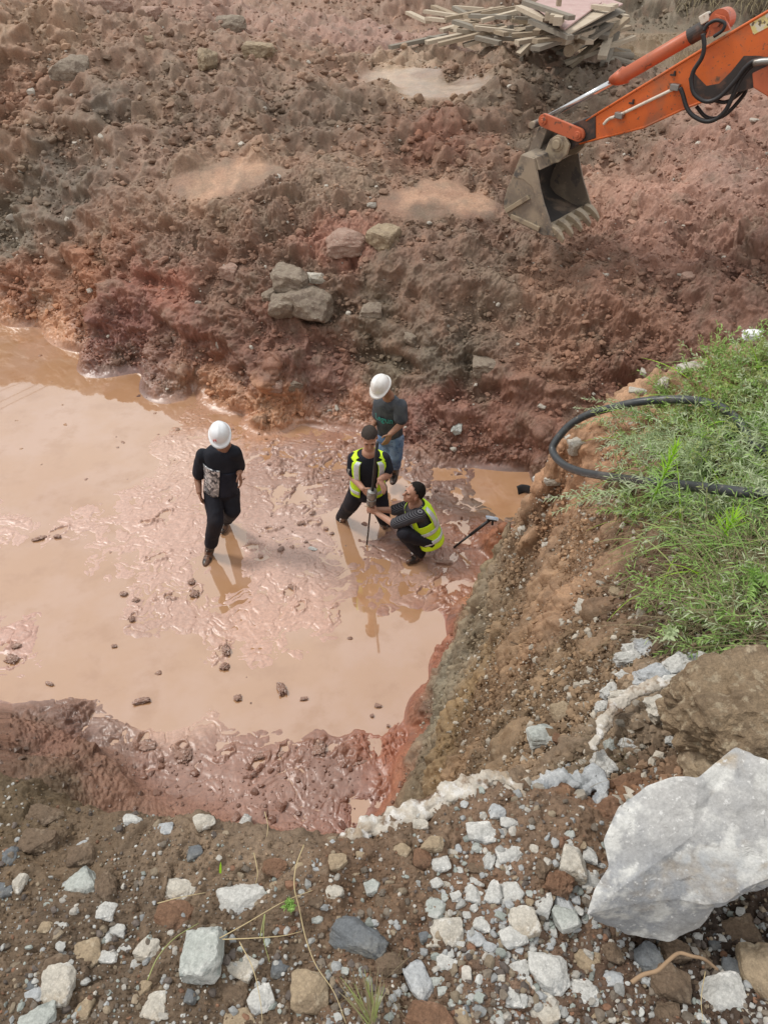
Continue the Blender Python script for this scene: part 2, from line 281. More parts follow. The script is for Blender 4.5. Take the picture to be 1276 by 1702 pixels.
# far slope
strat = perlin(np.stack([wp[:, 0] * .8, wp[:, 1] * .8, wp[:, 2] * 4.5], 1) + 3)
bsc = .3 + .7 * smooth(.1, 1.0, pp[:, 2])
Df = (big * .24 + (1 - np.abs(fbm(pp * 1.7 + 9, 3)) * 2.2) * .17 - .08 + ww(1.6) * .05 * (.4 + pat) + np.tanh(strat * 4) * .09) * bsc + ff(2.6) * .15 * (.25 + pat) + (ff(6) * .055 * (.3 + pat) + ff(13) * .034 * (.35 + pat)) * (1 - .6 * smooth(11, 14, pp[:, 1])) + ffn(28) * .030 * (.5 + pat) + fbm(pp * 12, 3) * .02 + perlin(pp * 38) * .010
# near ground
Dn = fbm(pp * 3.5, 3) * .03 + ff(12) * .016 + ff(30) * .010 + ff(75) * .006 + fbm(pp * 60, 3) * .004
# bank face on the right: streaked by the bucket
fx = np.stack([pp[:, 0] * 1.6, pp[:, 1] * 8 + pp[:, 2] * 2.2 - pp[:, 0] * 3, pp[:, 2] * .9], 1)
stre = fbm(fx * .9 + 5, 4, .6)
Db = big * .05 + stre * .085 + ff(3.2) * .07 + ff(7) * .05 + ff(16) * .028 + ff(38) * .013 + fbm(pp * 30, 3) * .008
bankm = smooth(.05, .35, pp[:, 0]) * (1 - smooth(5.6, 7.0, pp[:, 1])) * smooth(.95, 1.3, pp[:, 1])
nearm = 1 - smooth(1.0, 1.6, pp[:, 1])
D = Df * fm + Dn * (1 - fm)
D = D * (1 - bankm) + Db * bankm
D = D * (1 - .0 * nearm)
# smooth trowelled patches
d2 = np.full(len(idx), 9., np.float32)
for fp, rr in zip(hits(np.array([370, 325, 425, 695, 765, 735, 660, 735]), np.array([297, 300, 290, 338, 337, 315, 132, 150])), [.5, .3, .4, .5, .5, .35, .7, .7]):
    dd = np.sqrt(((pp[:, 0] - fp[0]) / 1.5) ** 2 + (pp[:, 1] - fp[1]) ** 2) / rr; d2 = np.minimum(d2, dd)
D *= .10 + .90 * smooth(.7, 1.25, d2 + big * .3)
D *= 1 - .9 * ((pp[:, 1] > 19.3) & (pp[:, 1] < 26) & (pp[:, 2] < 2.78) & (pp[:, 0] > -1))
D *= nf[idx] * smooth(0, .35, nf[idx])
VF = V0.reshape(-1, 3).copy(); VF[idx] += N0.reshape(-1, 3)[idx].astype(np.float32) * D[:, None]
VF[:, 2] += H.ravel()
ZF = VF[:, 2].reshape(XX.shape)
# colour variation
cv = np.ones(NV, np.float32); cv[idx] = 1 + .16 * fbm(pp * 5 + 3, 3) * 1.6 + .10 * perlin(pp * 28)
cr_ = COL.reshape(-1, 3).copy()
hue = np.zeros(NV, np.float32); hue[idx] = fbm(pp * 2.6 + 63, 5, .65) * 2.4
redc = np.array([.30, .135, .085], np.float32); gryc = np.array([.17, .14, .105], np.float32)
k1 = (np.clip(hue, 0, 1) * .35 * farm * nf)[:, None]; k2 = (np.clip(-hue, 0, 1) * .45 * farm * nf)[:, None]
bm = np.zeros(NV, np.float32); bm[idx] = bankm
cr_ = cr_ * (1 - .12 * bm[:, None]) + cr_.mean(1, keepdims=True) * np.array([1.08, 1, .85], np.float32) * .12 * bm[:, None]
cr_ *= (1 - .08 * bm)[:, None]
# strata bands running along the bank face
cr_ = cr_ * (1 - k1 * (1 - bm[:, None])) + redc * k1 * (1 - bm[:, None]); cr_ = cr_ * (1 - k2 * (1 - bm[:, None])) + gryc * k2 * (1 - bm[:, None])
st = np.zeros(NV, np.float32); st[idx] = stre * bankm
cr_ *= (1 + st * .9)[:, None]
ck = np.zeros(NV, np.float32); ck[idx] = smooth(.55, .9, perlin(pp * 45 + 8) + .3 * perlin(pp * 110)) * (.25 * bankm + .15)
cr_ = cr_ * (1 - ck[:, None]) + np.array([.42, .36, .28], np.float32) * ck[:, None]
cr_ *= (cv * (1 - .16 * floorm.ravel()))[:, None]; lum_ = cr_ @ np.array([.3, .55, .15], np.float32)
sat_ = (.26 + .03 * farm * (1 - floorm.ravel()))[:, None]
cr_ = (cr_ * (1 - sat_) + (lum_[:, None] * np.array([1.07, 1, .90], np.float32)) * sat_) * (1 + .05 * (farm * (1 - floorm.ravel()))[:, None])
cr_ = cr_ * (1 + (np.array([1.03, .985, .88], np.float32) - 1) * (1 - .5 * floorm.ravel()[:, None]))
cr_ = np.clip(cr_ * 1.05, .01, .85)
wet0 = np.clip(floorm.ravel() + .5 * (1 - smooth(0, .8, VF[:, 2])) * farm, 0, 1).astype(np.float32)
wet = wet0 * (1 - .75 * smooth(.018, .055, ZF.ravel() - 0.0) * (YY.ravel() < 9.2))
wet[idx] = np.maximum(wet[idx], (1 - smooth(.65, .95, d2 + big * .3)) * (pp[:, 1] > 15) * .9)
wet = wet.astype(np.float32)

C0 = S.collection
def raw_mesh(name, V, Fa, mats=(), smooth_=True, attrs=None, fmat=None):
    me = bpy.data.meshes.new(name); V = np.asarray(V, np.float32); Fa = np.asarray(Fa, np.int32); k = Fa.shape[1]
    me.vertices.add(len(V)); me.vertices.foreach_set('co', V.ravel())
    me.loops.add(Fa.size); me.loops.foreach_set('vertex_index', Fa.ravel())
    me.polygons.add(len(Fa)); me.polygons.foreach_set('loop_start', np.arange(0, Fa.size, k, dtype=np.int32))
    me.polygons.foreach_set('use_smooth', np.full(len(Fa), bool(smooth_)))
    for m in mats: me.materials.append(m)
    if fmat is not None: me.polygons.foreach_set('material_index', np.asarray(fmat, np.int32))
    for nm, a in (attrs or {}).items():
        a = np.asarray(a, np.float32)
        if a.ndim == 2:
            at = me.color_attributes.new(nm, 'FLOAT_COLOR', 'POINT'); at.data.foreach_set('color', np.concatenate([a, np.ones((len(a), 1), np.float32)], 1).ravel())
        else:
            at = me.attributes.new(nm, 'FLOAT', 'POINT'); at.data.foreach_set('value', a.ravel())
    me.update(calc_edges=True); return me
def put(name, me, parent=None, label=None, cat=None, group=None, kind=None, loc=None, rot=None):
    o = bpy.data.objects.new(name, me); C0.objects.link(o)
    if parent is not None: o.parent = parent
    if loc is not None: o.location = loc
    if rot is not None: o.rotation_euler = rot
    for a, b in (('label', label), ('category', cat), ('group', group), ('kind', kind)):
        if b: o[a] = b
    return o
# ------------------------------------------------------------------ material builders
def material(name, base=(.5, .5, .5), rough=.7, metal=0, attr=None, spec=.5, var=None, bumps=(), speck=None, wetattr=None, coat=0, vscale=6, cs='Object', rvar=0):
    m = bpy.data.materials.new(name); m.use_nodes = True; n = m.node_tree; b = n.nodes['Principled BSDF']; L = n.links.new
    b.inputs['Roughness'].default_value = rough; b.inputs['Metallic'].default_value = metal; b.inputs['Specular IOR Level'].default_value = spec
    b.inputs['Coat Weight'].default_value = coat; b.inputs['Coat Roughness'].default_value = .15
    tcn = nn(n, 'ShaderNodeTexCoord'); vec = tcn.outputs[cs]
    if attr: a = nn(n, 'ShaderNodeAttribute', attribute_name=attr); col = a.outputs['Color']
    else: r = nn(n, 'ShaderNodeRGB'); r.outputs[0].default_value = (*base, 1); col = r.outputs[0]
    def noise(sc, det=4, ro=.6):
        t_ = nn(n, 'ShaderNodeTexNoise'); t_.inputs['Scale'].default_value = sc; t_.inputs['Detail'].default_value = det; t_.inputs['Roughness'].default_value = ro; L(vec, t_.inputs['Vector']); return t_
    def mixc(fac, a_, b_):
        x = nn(n, 'ShaderNodeMix', data_type='RGBA')
        if isinstance(fac, float): x.inputs[0].default_value = fac
        else: L(fac, x.inputs[0])
        L(a_, x.inputs[6])
        if isinstance(b_, tuple): x.inputs[7].default_value = (*b_, 1)
        else: L(b_, x.inputs[7])
        return x.outputs[2]
    def ramp(s_, a_, b_, inv=False):
        r_ = nn(n, 'ShaderNodeMapRange'); r_.inputs[1].default_value = a_; r_.inputs[2].default_value = b_; r_.interpolation_type = 'SMOOTHSTEP'
        if inv: r_.inputs[3].default_value = 1; r_.inputs[4].default_value = 0
        L(s_, r_.inputs[0]); return r_.outputs[0]
    for (sc, lo, hi, c2) in (var or ()):
        col = mixc(ramp(noise(sc).outputs['Fac'], lo, hi), col, c2)
    if speck:
        for sc, lo, hi, k in speck:
            x = nn(n, 'ShaderNodeMapRange'); L(noise(sc, 3, .7).outputs['Fac'], x.inputs[0]); x.inputs[1].default_value = .25; x.inputs[2].default_value = .75; x.inputs[3].default_value = lo; x.inputs[4].default_value = hi
            y = nn(n, 'ShaderNodeVectorMath', operation='SCALE'); L(col, y.inputs[0]); L(x.outputs[0], y.inputs['Scale']); col = y.outputs[0]
    L(col, b.inputs['Base Color'])
    if rvar:
        x = nn(n, 'ShaderNodeMapRange'); L(noise(vscale, 3).outputs['Fac'], x.inputs[0]); x.inputs[1].default_value = .3; x.inputs[2].default_value = .7
        x.inputs[3].default_value = max(0, rough - rvar); x.inputs[4].default_value = rough + rvar; L(x.outputs[0], b.inputs['Roughness'])
    if wetattr:
        a = nn(n, 'ShaderNodeAttribute', attribute_name=wetattr); x = nn(n, 'ShaderNodeMapRange'); L(a.outputs['Fac'], x.inputs[0]); x.inputs[3].default_value = rough; x.inputs[4].default_value = .42
        q1 = nn(n, 'ShaderNodeMapRange'); L(noise(5, 3).outputs['Fac'], q1.inputs[0]); q1.inputs[1].default_value = .3; q1.inputs[2].default_value = .7; q1.inputs[3].default_value = -.08; q1.inputs[4].default_value = .12
        q2 = nn(n, 'ShaderNodeMath', operation='ADD'); L(x.outputs[0], q2.inputs[0]); L(q1.outputs[0], q2.inputs[1]); L(q2.outputs[0], b.inputs['Roughness'])
    if wetattr:
        cw_ = nn(n, 'ShaderNodeMath', operation='MULTIPLY'); L(a.outputs['Fac'], cw_.inputs[0]); cw_.inputs[1].default_value = .75; L(cw_.outputs[0], b.inputs['Coat Weight']); b.inputs['Coat Roughness'].default_value = .40; b.inputs['Coat IOR'].default_value = 1.7
    prev = None
    for sc, dist, st_ in bumps:
        bn = nn(n, 'ShaderNodeBump'); bn.inputs['Distance'].default_value = dist; bn.inputs['Strength'].default_value = st_
        L(noise(sc, 5, .65).outputs['Fac'], bn.inputs['Height'])
        if wetattr:
            mm = nn(n, 'ShaderNodeMapRange'); L(a.outputs['Fac'], mm.inputs[0]); mm.inputs[3].default_value = st_; mm.inputs[4].default_value = st_ * .12; L(mm.outputs[0], bn.inputs['Strength'])
        if prev: L(prev, bn.inputs['Normal'])
        prev = bn.outputs['Normal']
    if prev: L(prev, b.inputs['Normal'])
    return m
M_soil = material('soil', attr='Col', rough=.62, wetattr='wet', spec=.4, speck=[(30, .75, 1.25, 0), (150, .8, 1.2, 0)], bumps=[(45, .012, .8), (220, .004, .7)], cs='Object')
nr, nc = XX.shape; ii = np.arange(NV).reshape(nr, nc)
FQ = np.stack([ii[:-1, :-1], ii[:-1, 1:], ii[1:, 1:], ii[1:, :-1]], -1).reshape(-1, 4)
me = raw_mesh('ground', VF, FQ, [M_soil], True, {'Col': cr_, 'wet': wet})
put('ground', me, kind='structure')
COLF = cr_.reshape(nr, nc, 3)

# ------------------------------------------------------------------ water
def water_mat(name, base, ripple=.0, rough=.04):
    m = material(name, base, rough=rough, spec=1.0, var=[(.9, .40, .62, tuple(np.array(base) * np.array([1.06, 1.13, 1.35]))), (2.3, .48, .70, tuple(np.array(base) * np.array([.90, .86, .82])))], bumps=[(7, .004, ripple)] if ripple else ()); m.node_tree.nodes['Principled BSDF'].inputs['IOR'].default_value = 1.33; m.node_tree.nodes['Principled BSDF'].inputs['Coat Weight'].default_value = 1; m.node_tree.nodes['Principled BSDF'].inputs['Coat IOR'].default_value = 2.15; m.node_tree.nodes['Principled BSDF'].inputs['Coat Roughness'].default_value = .02; return m
M_water = water_mat('muddy_water', (.43, .245, .135), .08, .035)
M_water2 = water_mat('channel_water', (.34, .24, .15), .15, .08)
def sheet(name, x0, x1, y0, y1, z, n, m):
    xs = np.linspace(x0, x1, n); ys = np.linspace(y0, y1, n); X, Y = np.meshgrid(xs, ys); i = np.arange(n * n).reshape(n, n)
    me = raw_mesh(name, np.stack([X.ravel(), Y.ravel(), np.full(X.size, z)], 1), np.stack([i[:-1, :-1], i[:-1, 1:], i[1:, 1:], i[1:, :-1]], -1).reshape(-1, 4), [m])
    return put(name, me, kind='structure')
sheet('water', -12, 4.0, 2.5, 15.5, 0.0, 12, M_water)
sheet('channel_water', -1, 18, 19.5, 28, 2.62, 8, M_water2)
# ------------------------------------------------------------------ rocks
_ico = {}
def ico(l):
    if l not in _ico:
        bm = bmesh.new(); bmesh.ops.create_icosphere(bm, subdivisions=l, radius=1); bm.verts.ensure_lookup_table()
        V = np.array([v.co[:] for v in bm.verts], np.float32); Fa = np.array([[v.index for v in f.verts] for f in bm.faces], np.int32); bm.free(); _ico[l] = (V / np.linalg.norm(V, axis=1)[:, None], Fa)
    return _ico[l]
def rock_shape(seed, l, npl=11, rough=.05, soft=.0, hmin=.62):
    r_ = np.random.default_rng(seed); V, Fa = ico(l)
    n = r_.normal(size=(npl, 3)); n = np.concatenate([n, np.eye(3), -np.eye(3)]); n /= np.linalg.norm(n, axis=1)[:, None]
    h = r_.uniform(hmin, .95, len(n)); dd = V @ n.T; rr = np.where(dd > .05, h / np.maximum(dd, .05), 9)
    if soft > 0: r = -np.log(np.exp(-rr / soft).sum(1)) * soft
    else: r = rr.min(1)
    r = np.clip(r, .3, 1.4)
    W = V * r[:, None]
    if rough and l > 1: W = W + V * (fbm(W * 2.6 + seed * 1.7, 4) * rough * 1.6 + perlin(W * 14 + seed) * rough * .18)[:, None]
    return W.astype(np.float32), Fa
def rotmats(n, r_, tilt=None):
    q = r_.normal(size=(n, 4)); q /= np.linalg.norm(q, axis=1)[:, None]; w_, x, y, z = q.T
    return np.stack([1 - 2 * (y * y + z * z), 2 * (x * y - z * w_), 2 * (x * z + y * w_), 2 * (x * y + z * w_), 1 - 2 * (x * x + z * z), 2 * (y * z - x * w_), 2 * (x * z - y * w_), 2 * (y * z + x * w_), 1 - 2 * (x * x + y * y)], 1).reshape(n, 3, 3).astype(np.float32)
def scatter(name, pos, size, col, l, seed, mat, label, flat=.75, hmin=.6, npl=7, soft=0, sm=False, kind='stuff', sink=.25):
    r_ = np.random.default_rng(seed); n = len(pos); T = [rock_shape(seed * 31 + k, l, npl, .05, soft, hmin) for k in range(14)]
    Vs, Fs, Cs, off = [], [], [], 0
    k = r_.integers(0, 14, n); R = rotmats(n, r_); an = r_.uniform(.6, 1.15, (n, 3)).astype(np.float32)
    for t_ in range(14):
        m = np.where(k == t_)[0]
        if not len(m): continue
        v = T[t_][0][None] * an[m][:, None, :] ; v = np.einsum('nij,nvj->nvi', R[m], v); v[..., 2] *= flat
        v = v * size[m][:, None, None] * .5 + pos[m][:, None, :]; v[..., 2] += (size[m] * (.5 - sink) * .6)[:, None]
        nv = v.shape[1]; Vs.append(v.reshape(-1, 3)); Fs.append((T[t_][1][None] + (off + np.arange(len(m)) * nv)[:, None, None]).reshape(-1, 3)); off += nv * len(m)
        Cs.append(np.repeat(col[m], nv, 0))
    me = raw_mesh(name, np.concatenate(Vs), np.concatenate(Fs), [mat], sm, {'Col': np.concatenate(Cs)})
    return put(name, me, kind=kind, label=label)
def pareto(n, a, lo, hi, r_): return np.clip(lo * (1 - r_.random(n)) ** (-1 / a), lo, hi).astype(np.float32)
M_clod = material('clod_soil', attr='Col', rough=.72, spec=.25, speck=[(60, .75, 1.25, 0)], bumps=[(90, .006, .7)])
M_peb = material('pebble_stone', attr='Col', rough=.72, spec=.3, speck=[(160, .75, 1.2, 0), (30, .85, 1.12, 0)], bumps=[(160, .002, .6)])
def on_ground(x, y): return np.stack([x, y, lookup(ZF, x, y)], -1)
r_ = np.random.default_rng(3)
# clods of dug earth on the far slope, thinned where the soil is smooth
n = 170000
py = r_.uniform(-30, 800, n); px = r_.uniform(-80, 1360, n); h = hits(px, py); h[:, :2] += r_.normal(0, .05, (n, 2)); h[:, 0] += r_.normal(0, .05, n)
den = smooth(-.35, .45, fbm(np.stack([h[:, 0] * .9, h[:, 1] * .9, h[:, 2]], 1) + 40, 3)) * .8 + .2
fl = lookup((_pit * (1 - smooth(.02, .3, ZB))), h[:, 0], h[:, 1])
d2 = np.full(n, 9.)
for fp, rr in zip(hits(np.array([370, 325, 425, 695, 765, 735, 660, 735]), np.array([297, 300, 290, 338, 337, 315, 132, 150])), [.5, .3, .4, .5, .5, .35, .7, .7]):
    d2 = np.minimum(d2, np.sqrt(((h[:, 0] - fp[0]) / 1.5) ** 2 + (h[:, 1] - fp[1]) ** 2) / rr)
ok = (r_.random(n) < den * .6) & (fl < .6) & (h[:, 1] > 7.6) & (h[:, 1] < 40) & (d2 > .9) & (h[:, 2] > -.05) & ~((h[:, 1] > 19.8) & (h[:, 0] > -1) & (h[:, 2] < 2.65))
ok &= ~((h[:, 0] > 1.2) & (h[:, 1] < 6.5))
h = h[ok]; n = len(h); pos = on_ground(h[:, 0], h[:, 1]); sz = pareto(n, 2.1, .022, .17, r_) * np.clip(h[:, 1] / 10, .8, 1.6)
cl = lookup(COLF, h[:, 0], h[:, 1]) * r_.uniform(.7, 1.22, (n, 1)); pale = r_.random(n) < .022; cl[pale] = r_.uniform(.32, .5, (pale.sum(), 1)) * np.array([1, .92, .8])
b_ = sz > .055
scatter('soil_clods', pos[~b_], sz[~b_], cl[~b_], 1, 5, M_clod, None, hmin=.45, flat=.8)
scatter('earth_lumps', pos[b_], sz[b_] * .9, cl[b_], 2, 6, M_clod, None, hmin=.5, npl=9)
# mud lumps around the pit edge and on the trodden mud
n = 9000; px = r_.uniform(-60, 860, n); py = r_.uniform(540, 1400, n); h = P(px, py, 0.); 
zz = lookup(ZF, h[:, 0], h[:, 1]); nearlow = smooth(1225, 1290, py) * (px < 680); farlow = (1 - smooth(0, .9, np.abs(lookup(ZB, h[:, 0], h[:, 1]) - .1) * 4)) * (py < 800)
mid = ((px > 430) & (px < 790) & (py > 690) & (py < 930)) * .55
keep = (r_.random(n) < np.maximum(np.maximum(nearlow * .85, farlow * .5), np.maximum(mid, .012))) & (zz < .6) & (h[:, 1] > 2.6)
h = h[keep]; n = len(h); pos = on_ground(h[:, 0], h[:, 1]); pos[:, 2] = np.maximum(pos[:, 2], -.012); sz = pareto(n, 1.7, .012, .10, r_)
M_mudl = material('wet_mud', attr='Col', rough=.38, spec=.5, speck=[(40, .8, 1.15, 0)], bumps=[(60, .006, .5)])
scatter('mud_lumps', pos, sz, lookup(COLF, h[:, 0], h[:, 1]) * r_.uniform(.55, .9, (n, 1)), 2, 8, M_mudl, None, flat=.6, hmin=.5, npl=9, soft=.02, sink=.4)
# stones and crumbs in the right bank face
n = 60000; px = r_.uniform(640, 1300, n); py = r_.uniform(700, 1400, n); h = hits(px, py, ZF)
ok = (h[:, 1] < 7) & (h[:, 2] > .25) & (h[:, 1] > 1.0) & (r_.random(n) < .25 + .75 * smooth(700, 900, px + (1400 - py) * .25)); h = h[ok]; n = len(h)
pos = h.copy(); sz = pareto(n, 1.7, .007, .055, r_)
cl = lookup(COLF, h[:, 0], h[:, 1]) * r_.uniform(.7, 1.3, (n, 1)); pale = r_.random(n) < .16; cl[pale] = r_.uniform(.25, .5, (pale.sum(), 1)) * np.array([1, .9, .75])
scatter('bank_pebbles', pos, sz, cl, 1, 9, M_clod, None, hmin=.5, sink=.35)
# gravel and crumbs on the near ground
PAL = np.array([[.46, .46, .44], [.38, .39, .39], [.50, .47, .42], [.30, .24, .17], [.20, .165, .13], [.14, .115, .10], [.24, .13, .08], [.34, .37, .34]])
def near_pts(n, f):
    px = r_.uniform(-150, 1420, n); py = r_.uniform(1262, 1760, n); h = hits(px, py); ok = (h[:, 1] < 1.5) & (h[:, 2] > 4.0) & (r_.random(n) < f(px, py)); return h[ok]
h = near_pts(30000, lambda x, y: .55 + .45 * smooth(1330, 1500, y)); n = len(h); pos = on_ground(h[:, 0], h[:, 1]); sz = pareto(n, 1.7, .0028, .012, r_)
cl = lookup(COLF, h[:, 0], h[:, 1]) * r_.uniform(.6, 1.35, (n, 1)); k = r_.random(n) < .28; cl[k] = PAL[r_.integers(0, 8, k.sum())] * r_.uniform(.7, 1.1, (k.sum(), 1))
scatter('soil_crumbs', pos, sz, cl, 1, 11, M_clod, None, hmin=.55, sink=.35)
h = near_pts(8000, lambda x, y: .10 + .55 * smooth(1400, 1600, y) * (.35 + .65 * smooth(350, 800, x)) + .45 * smooth(680, 860, x)); n = len(h); pos = on_ground(h[:, 0], h[:, 1]); sz = pareto(n, 1.9, .009, .026, r_)
ki = r_.choice(8, n, p=[.15, .12, .09, .16, .19, .16, .05, .08]); cl = PAL[ki] * r_.uniform(.6, 1.0, (n, 1))
scatter('gravel', pos, sz, cl, 2, 12, M_peb, None, hmin=.5, npl=9, sink=.42)
# ------------------------------------------------------------------ people
class MB:
    def __init__(s): s.V = []; s.F = []; s.n = 0
    def add(s, V, Fa):
        V = np.asarray(V, float); s.V.append(V); s.F += [[i + s.n for i in f] for f in Fa]; s.n += len(V); return s
    def tube(s, pts, rads, n=14, cap=True):
        pts = [np.asarray(p, float) for p in pts]; rads = list(rads) if hasattr(rads, '__len__') else [rads] * len(pts); R = []
        up = np.array([.123, .321, .94]);
        for i, p in enumerate(pts):
            d = pts[min(i + 1, len(pts) - 1)] - pts[max(i - 1, 0)]; d = d / (np.linalg.norm(d) + 1e-9)
            a = np.cross(d, up); a = a / (np.linalg.norm(a) + 1e-9) if np.linalg.norm(a) > .05 else np.array([1., 0, 0]); b = np.cross(d, a); up = np.cross(a, d)
            th = np.arange(n) * 2 * math.pi / n; R.append(p + rads[i] * (np.cos(th)[:, None] * a + np.sin(th)[:, None] * b))
        V = np.concatenate(R); Fa = [[i * n + j, i * n + (j + 1) % n, (i + 1) * n + (j + 1) % n, (i + 1) * n + j] for i in range(len(pts) - 1) for j in range(n)]
        if cap: Fa += [list(range(n))[::-1], [(len(pts) - 1) * n + j for j in range(n)]]
        return s.add(V, Fa)
    def cap(s, a, b, ra, rb):
        a = np.asarray(a, float); b = np.asarray(b, float); s.tube([a, a * .67 + b * .33, a * .33 + b * .67, b], [ra, ra * .67 + rb * .33, ra * .33 + rb * .67, rb]); s.ell(a, (ra,) * 3); return s.ell(b, (rb,) * 3)
    def chain(s, pts, rads):
        for i in range(len(pts) - 1): s.cap(pts[i], pts[i + 1], rads[i], rads[i + 1])
        return s
    def ell(s, c_, r, R=None, l=3):
        V, Fa = ico(l); V = V * np.asarray(r)
        if R is not None: V = V @ np.asarray(R)      # rows of R: local axes in world
        return s.add(V + np.asarray(c_), Fa.tolist())
    def box(s, c_, h, R=None):
        V = np.array([[x, y, z] for x in (-1, 1) for y in (-1, 1) for z in (-1, 1)], float) * np.asarray(h)
        if R is not None: V = V @ np.asarray(R)
        return s.add(V + np.asarray(c_), [[0, 1, 3, 2], [4, 6, 7, 5], [0, 4, 5, 1], [2, 3, 7, 6], [0, 2, 6, 4], [1, 5, 7, 3]])
    def grid(s, G, flip=False):
        a, b = G.shape[:2]; i = np.arange(a * b).reshape(a, b); Fa = np.stack([i[:-1, :-1], i[:-1, 1:], i[1:, 1:], i[1:, :-1]], -1).reshape(-1, 4)
        return s.add(G.reshape(-1, 3), (Fa[:, ::-1] if flip else Fa).tolist())
    def mesh(s, name, mat=None, sm=False):
        me = bpy.data.meshes.new(name); me.from_pydata(np.concatenate(s.V).tolist(), [], s.F)
        if mat: me.materials.append(mat)
        if sm: me.polygons.foreach_set('use_smooth', np.ones(len(me.polygons), bool))
        me.update(); return me
def fold(me, amp, sc, an=(1, 1, 1), seed=0):
    n = len(me.vertices); co_ = np.empty(n * 3, np.float32); me.vertices.foreach_get('co', co_); no = np.empty(n * 3, np.float32); me.vertices.foreach_get('normal', no)
    v = co_.reshape(-1, 3); d = fbm(v * sc * np.array(an, np.float32) + seed, 3); v = v + no.reshape(-1, 3) * ((1 - np.abs(d) * 2.2) * amp)[:, None]
    me.vertices.foreach_set('co', v.astype(np.float32).ravel()); me.update()
def remesh(mb, name, mat, vox=.008, it=3, amp=0, sc=6, an=(1, 1, 1), fac=.5):
    me = mb.mesh(name); o = bpy.data.objects.new('tmp', me); C0.objects.link(o)
    r = o.modifiers.new('r', 'REMESH'); r.mode = 'VOXEL'; r.voxel_size = vox; r.use_smooth_shade = True
    if it: q_ = o.modifiers.new('s', 'SMOOTH'); q_.iterations = it; q_.factor = fac
    dg = bpy.context.evaluated_depsgraph_get(); m2 = bpy.data.meshes.new_from_object(o.evaluated_get(dg)); bpy.data.objects.remove(o); m2.name = name
    m2.materials.clear(); m2.materials.append(mat)
    if amp: fold(m2, amp, sc, an, 3.3)
    m2.polygons.foreach_set('use_smooth', np.ones(len(m2.polygons), bool)); return m2
def unit(v): v = np.asarray(v, float); return v / (np.linalg.norm(v) + 1e-9)
M_skin = material('skin', (.42, .235, .165), rough=.5, var=[(9, .45, .7, (.36, .17, .12))], spec=.4)
M_skin2 = material('tanned_skin', (.30, .16, .105), rough=.5, var=[(9, .45, .7, (.25, .12, .08))], spec=.4)
M_hair = material('black_hair', (.018, .015, .014), rough=.9, spec=.1, bumps=[(160, .004, .9)])
M_hairs = material('cropped_hair', (.055, .045, .04), rough=.9, spec=.1, bumps=[(240, .003, .9)])
M_black = material('black_cotton', (.013, .015, .022), rough=.85, var=[(4, .4, .7, (.02, .022, .032))], bumps=[(60, .003, .4)], spec=.25)
M_navy = material('navy_cloth', (.022, .027, .045), rough=.85, var=[(5, .4, .7, (.012, .014, .024))], bumps=[(50, .003, .4)], spec=.25)
M_pants = material('dark_trousers', (.014, .015, .022), rough=.8, var=[(3, .5, .75, (.025, .022, .026))], bumps=[(40, .004, .4)], spec=.25)
M_silver = material('silver_panel', (.30, .32, .34), rough=.3, metal=.35, var=[(14, .45, .55, (.06, .065, .08)), (30, .5, .58, (.65, .67, .7))], bumps=[(22, .006, .8)])
M_gshirt = material('charcoal_cotton', (.085, .095, .11), rough=.9, var=[(7, .4, .65, (.05, .057, .07))], bumps=[(60, .003, .4)], spec=.2)
M_teal = material('teal_print', (.02, .36, .34), rough=.6, var=[(60, .4, .6, (.05, .2, .2))])
M_jean = material('blue_denim', (.10, .17, .30), rough=.85, var=[(6, .4, .7, (.22, .30, .42)), (22, .5, .7, (.06, .10, .2))], bumps=[(70, .003, .4)], spec=.2)
M_boot = material('muddy_boot', (.022, .017, .015), rough=.35, var=[(7, .5, .62, (.16, .085, .055)), (20, .55, .7, (.25, .15, .11))], bumps=[(30, .004, .5)])
M_vest = material('lime_vest', (.62, .90, .03), rough=.6, var=[(5, .45, .7, (.50, .80, .03))], bumps=[(35, .004, .5)], spec=.3)
M_refl = material('reflective_tape', (.62, .66, .70), rough=.35, metal=.2, var=[(18, .5, .7, (.45, .48, .52))])
M_helm = material('white_shell', (.80, .84, .88), rough=.28, coat=.4, var=[(6, .55, .8, (.66, .70, .74))])
M_helm2 = material('dirty_white_shell', (.78, .78, .77), rough=.35, coat=.3, var=[(8, .5, .75, (.62, .60, .56))])
M_red = material('red_print', (.55, .06, .05), rough=.5)
M_dark = material('black_rubber', (.018, .018, .02), rough=.5, bumps=[(40, .002, .4)])
M_eye = material('dark_eye', (.03, .02, .015), rough=.3)
def stripes_mat():
    m = bpy.data.materials.new('striped_cotton'); m.use_nodes = True; n = m.node_tree; b = n.nodes['Principled BSDF']; b.inputs['Roughness'].default_value = .85
    a = nn(n, 'ShaderNodeAttribute', attribute_name='stripe'); mm = nn(n, 'ShaderNodeMath', operation='FRACT'); n.links.new(a.outputs['Fac'], mm.inputs[0])
    c_ = nn(n, 'ShaderNodeValToRGB'); c_.color_ramp.interpolation = 'CONSTANT'; c_.color_ramp.elements[0].color = (.016, .016, .022, 1); c_.color_ramp.elements[1].position = .8; c_.color_ramp.elements[1].color = (.17, .17, .19, 1)
    n.links.new(mm.outputs[0], c_.inputs[0]); n.links.new(c_.outputs[0], b.inputs['Base Color']); return m
M_stripe = stripes_mat()
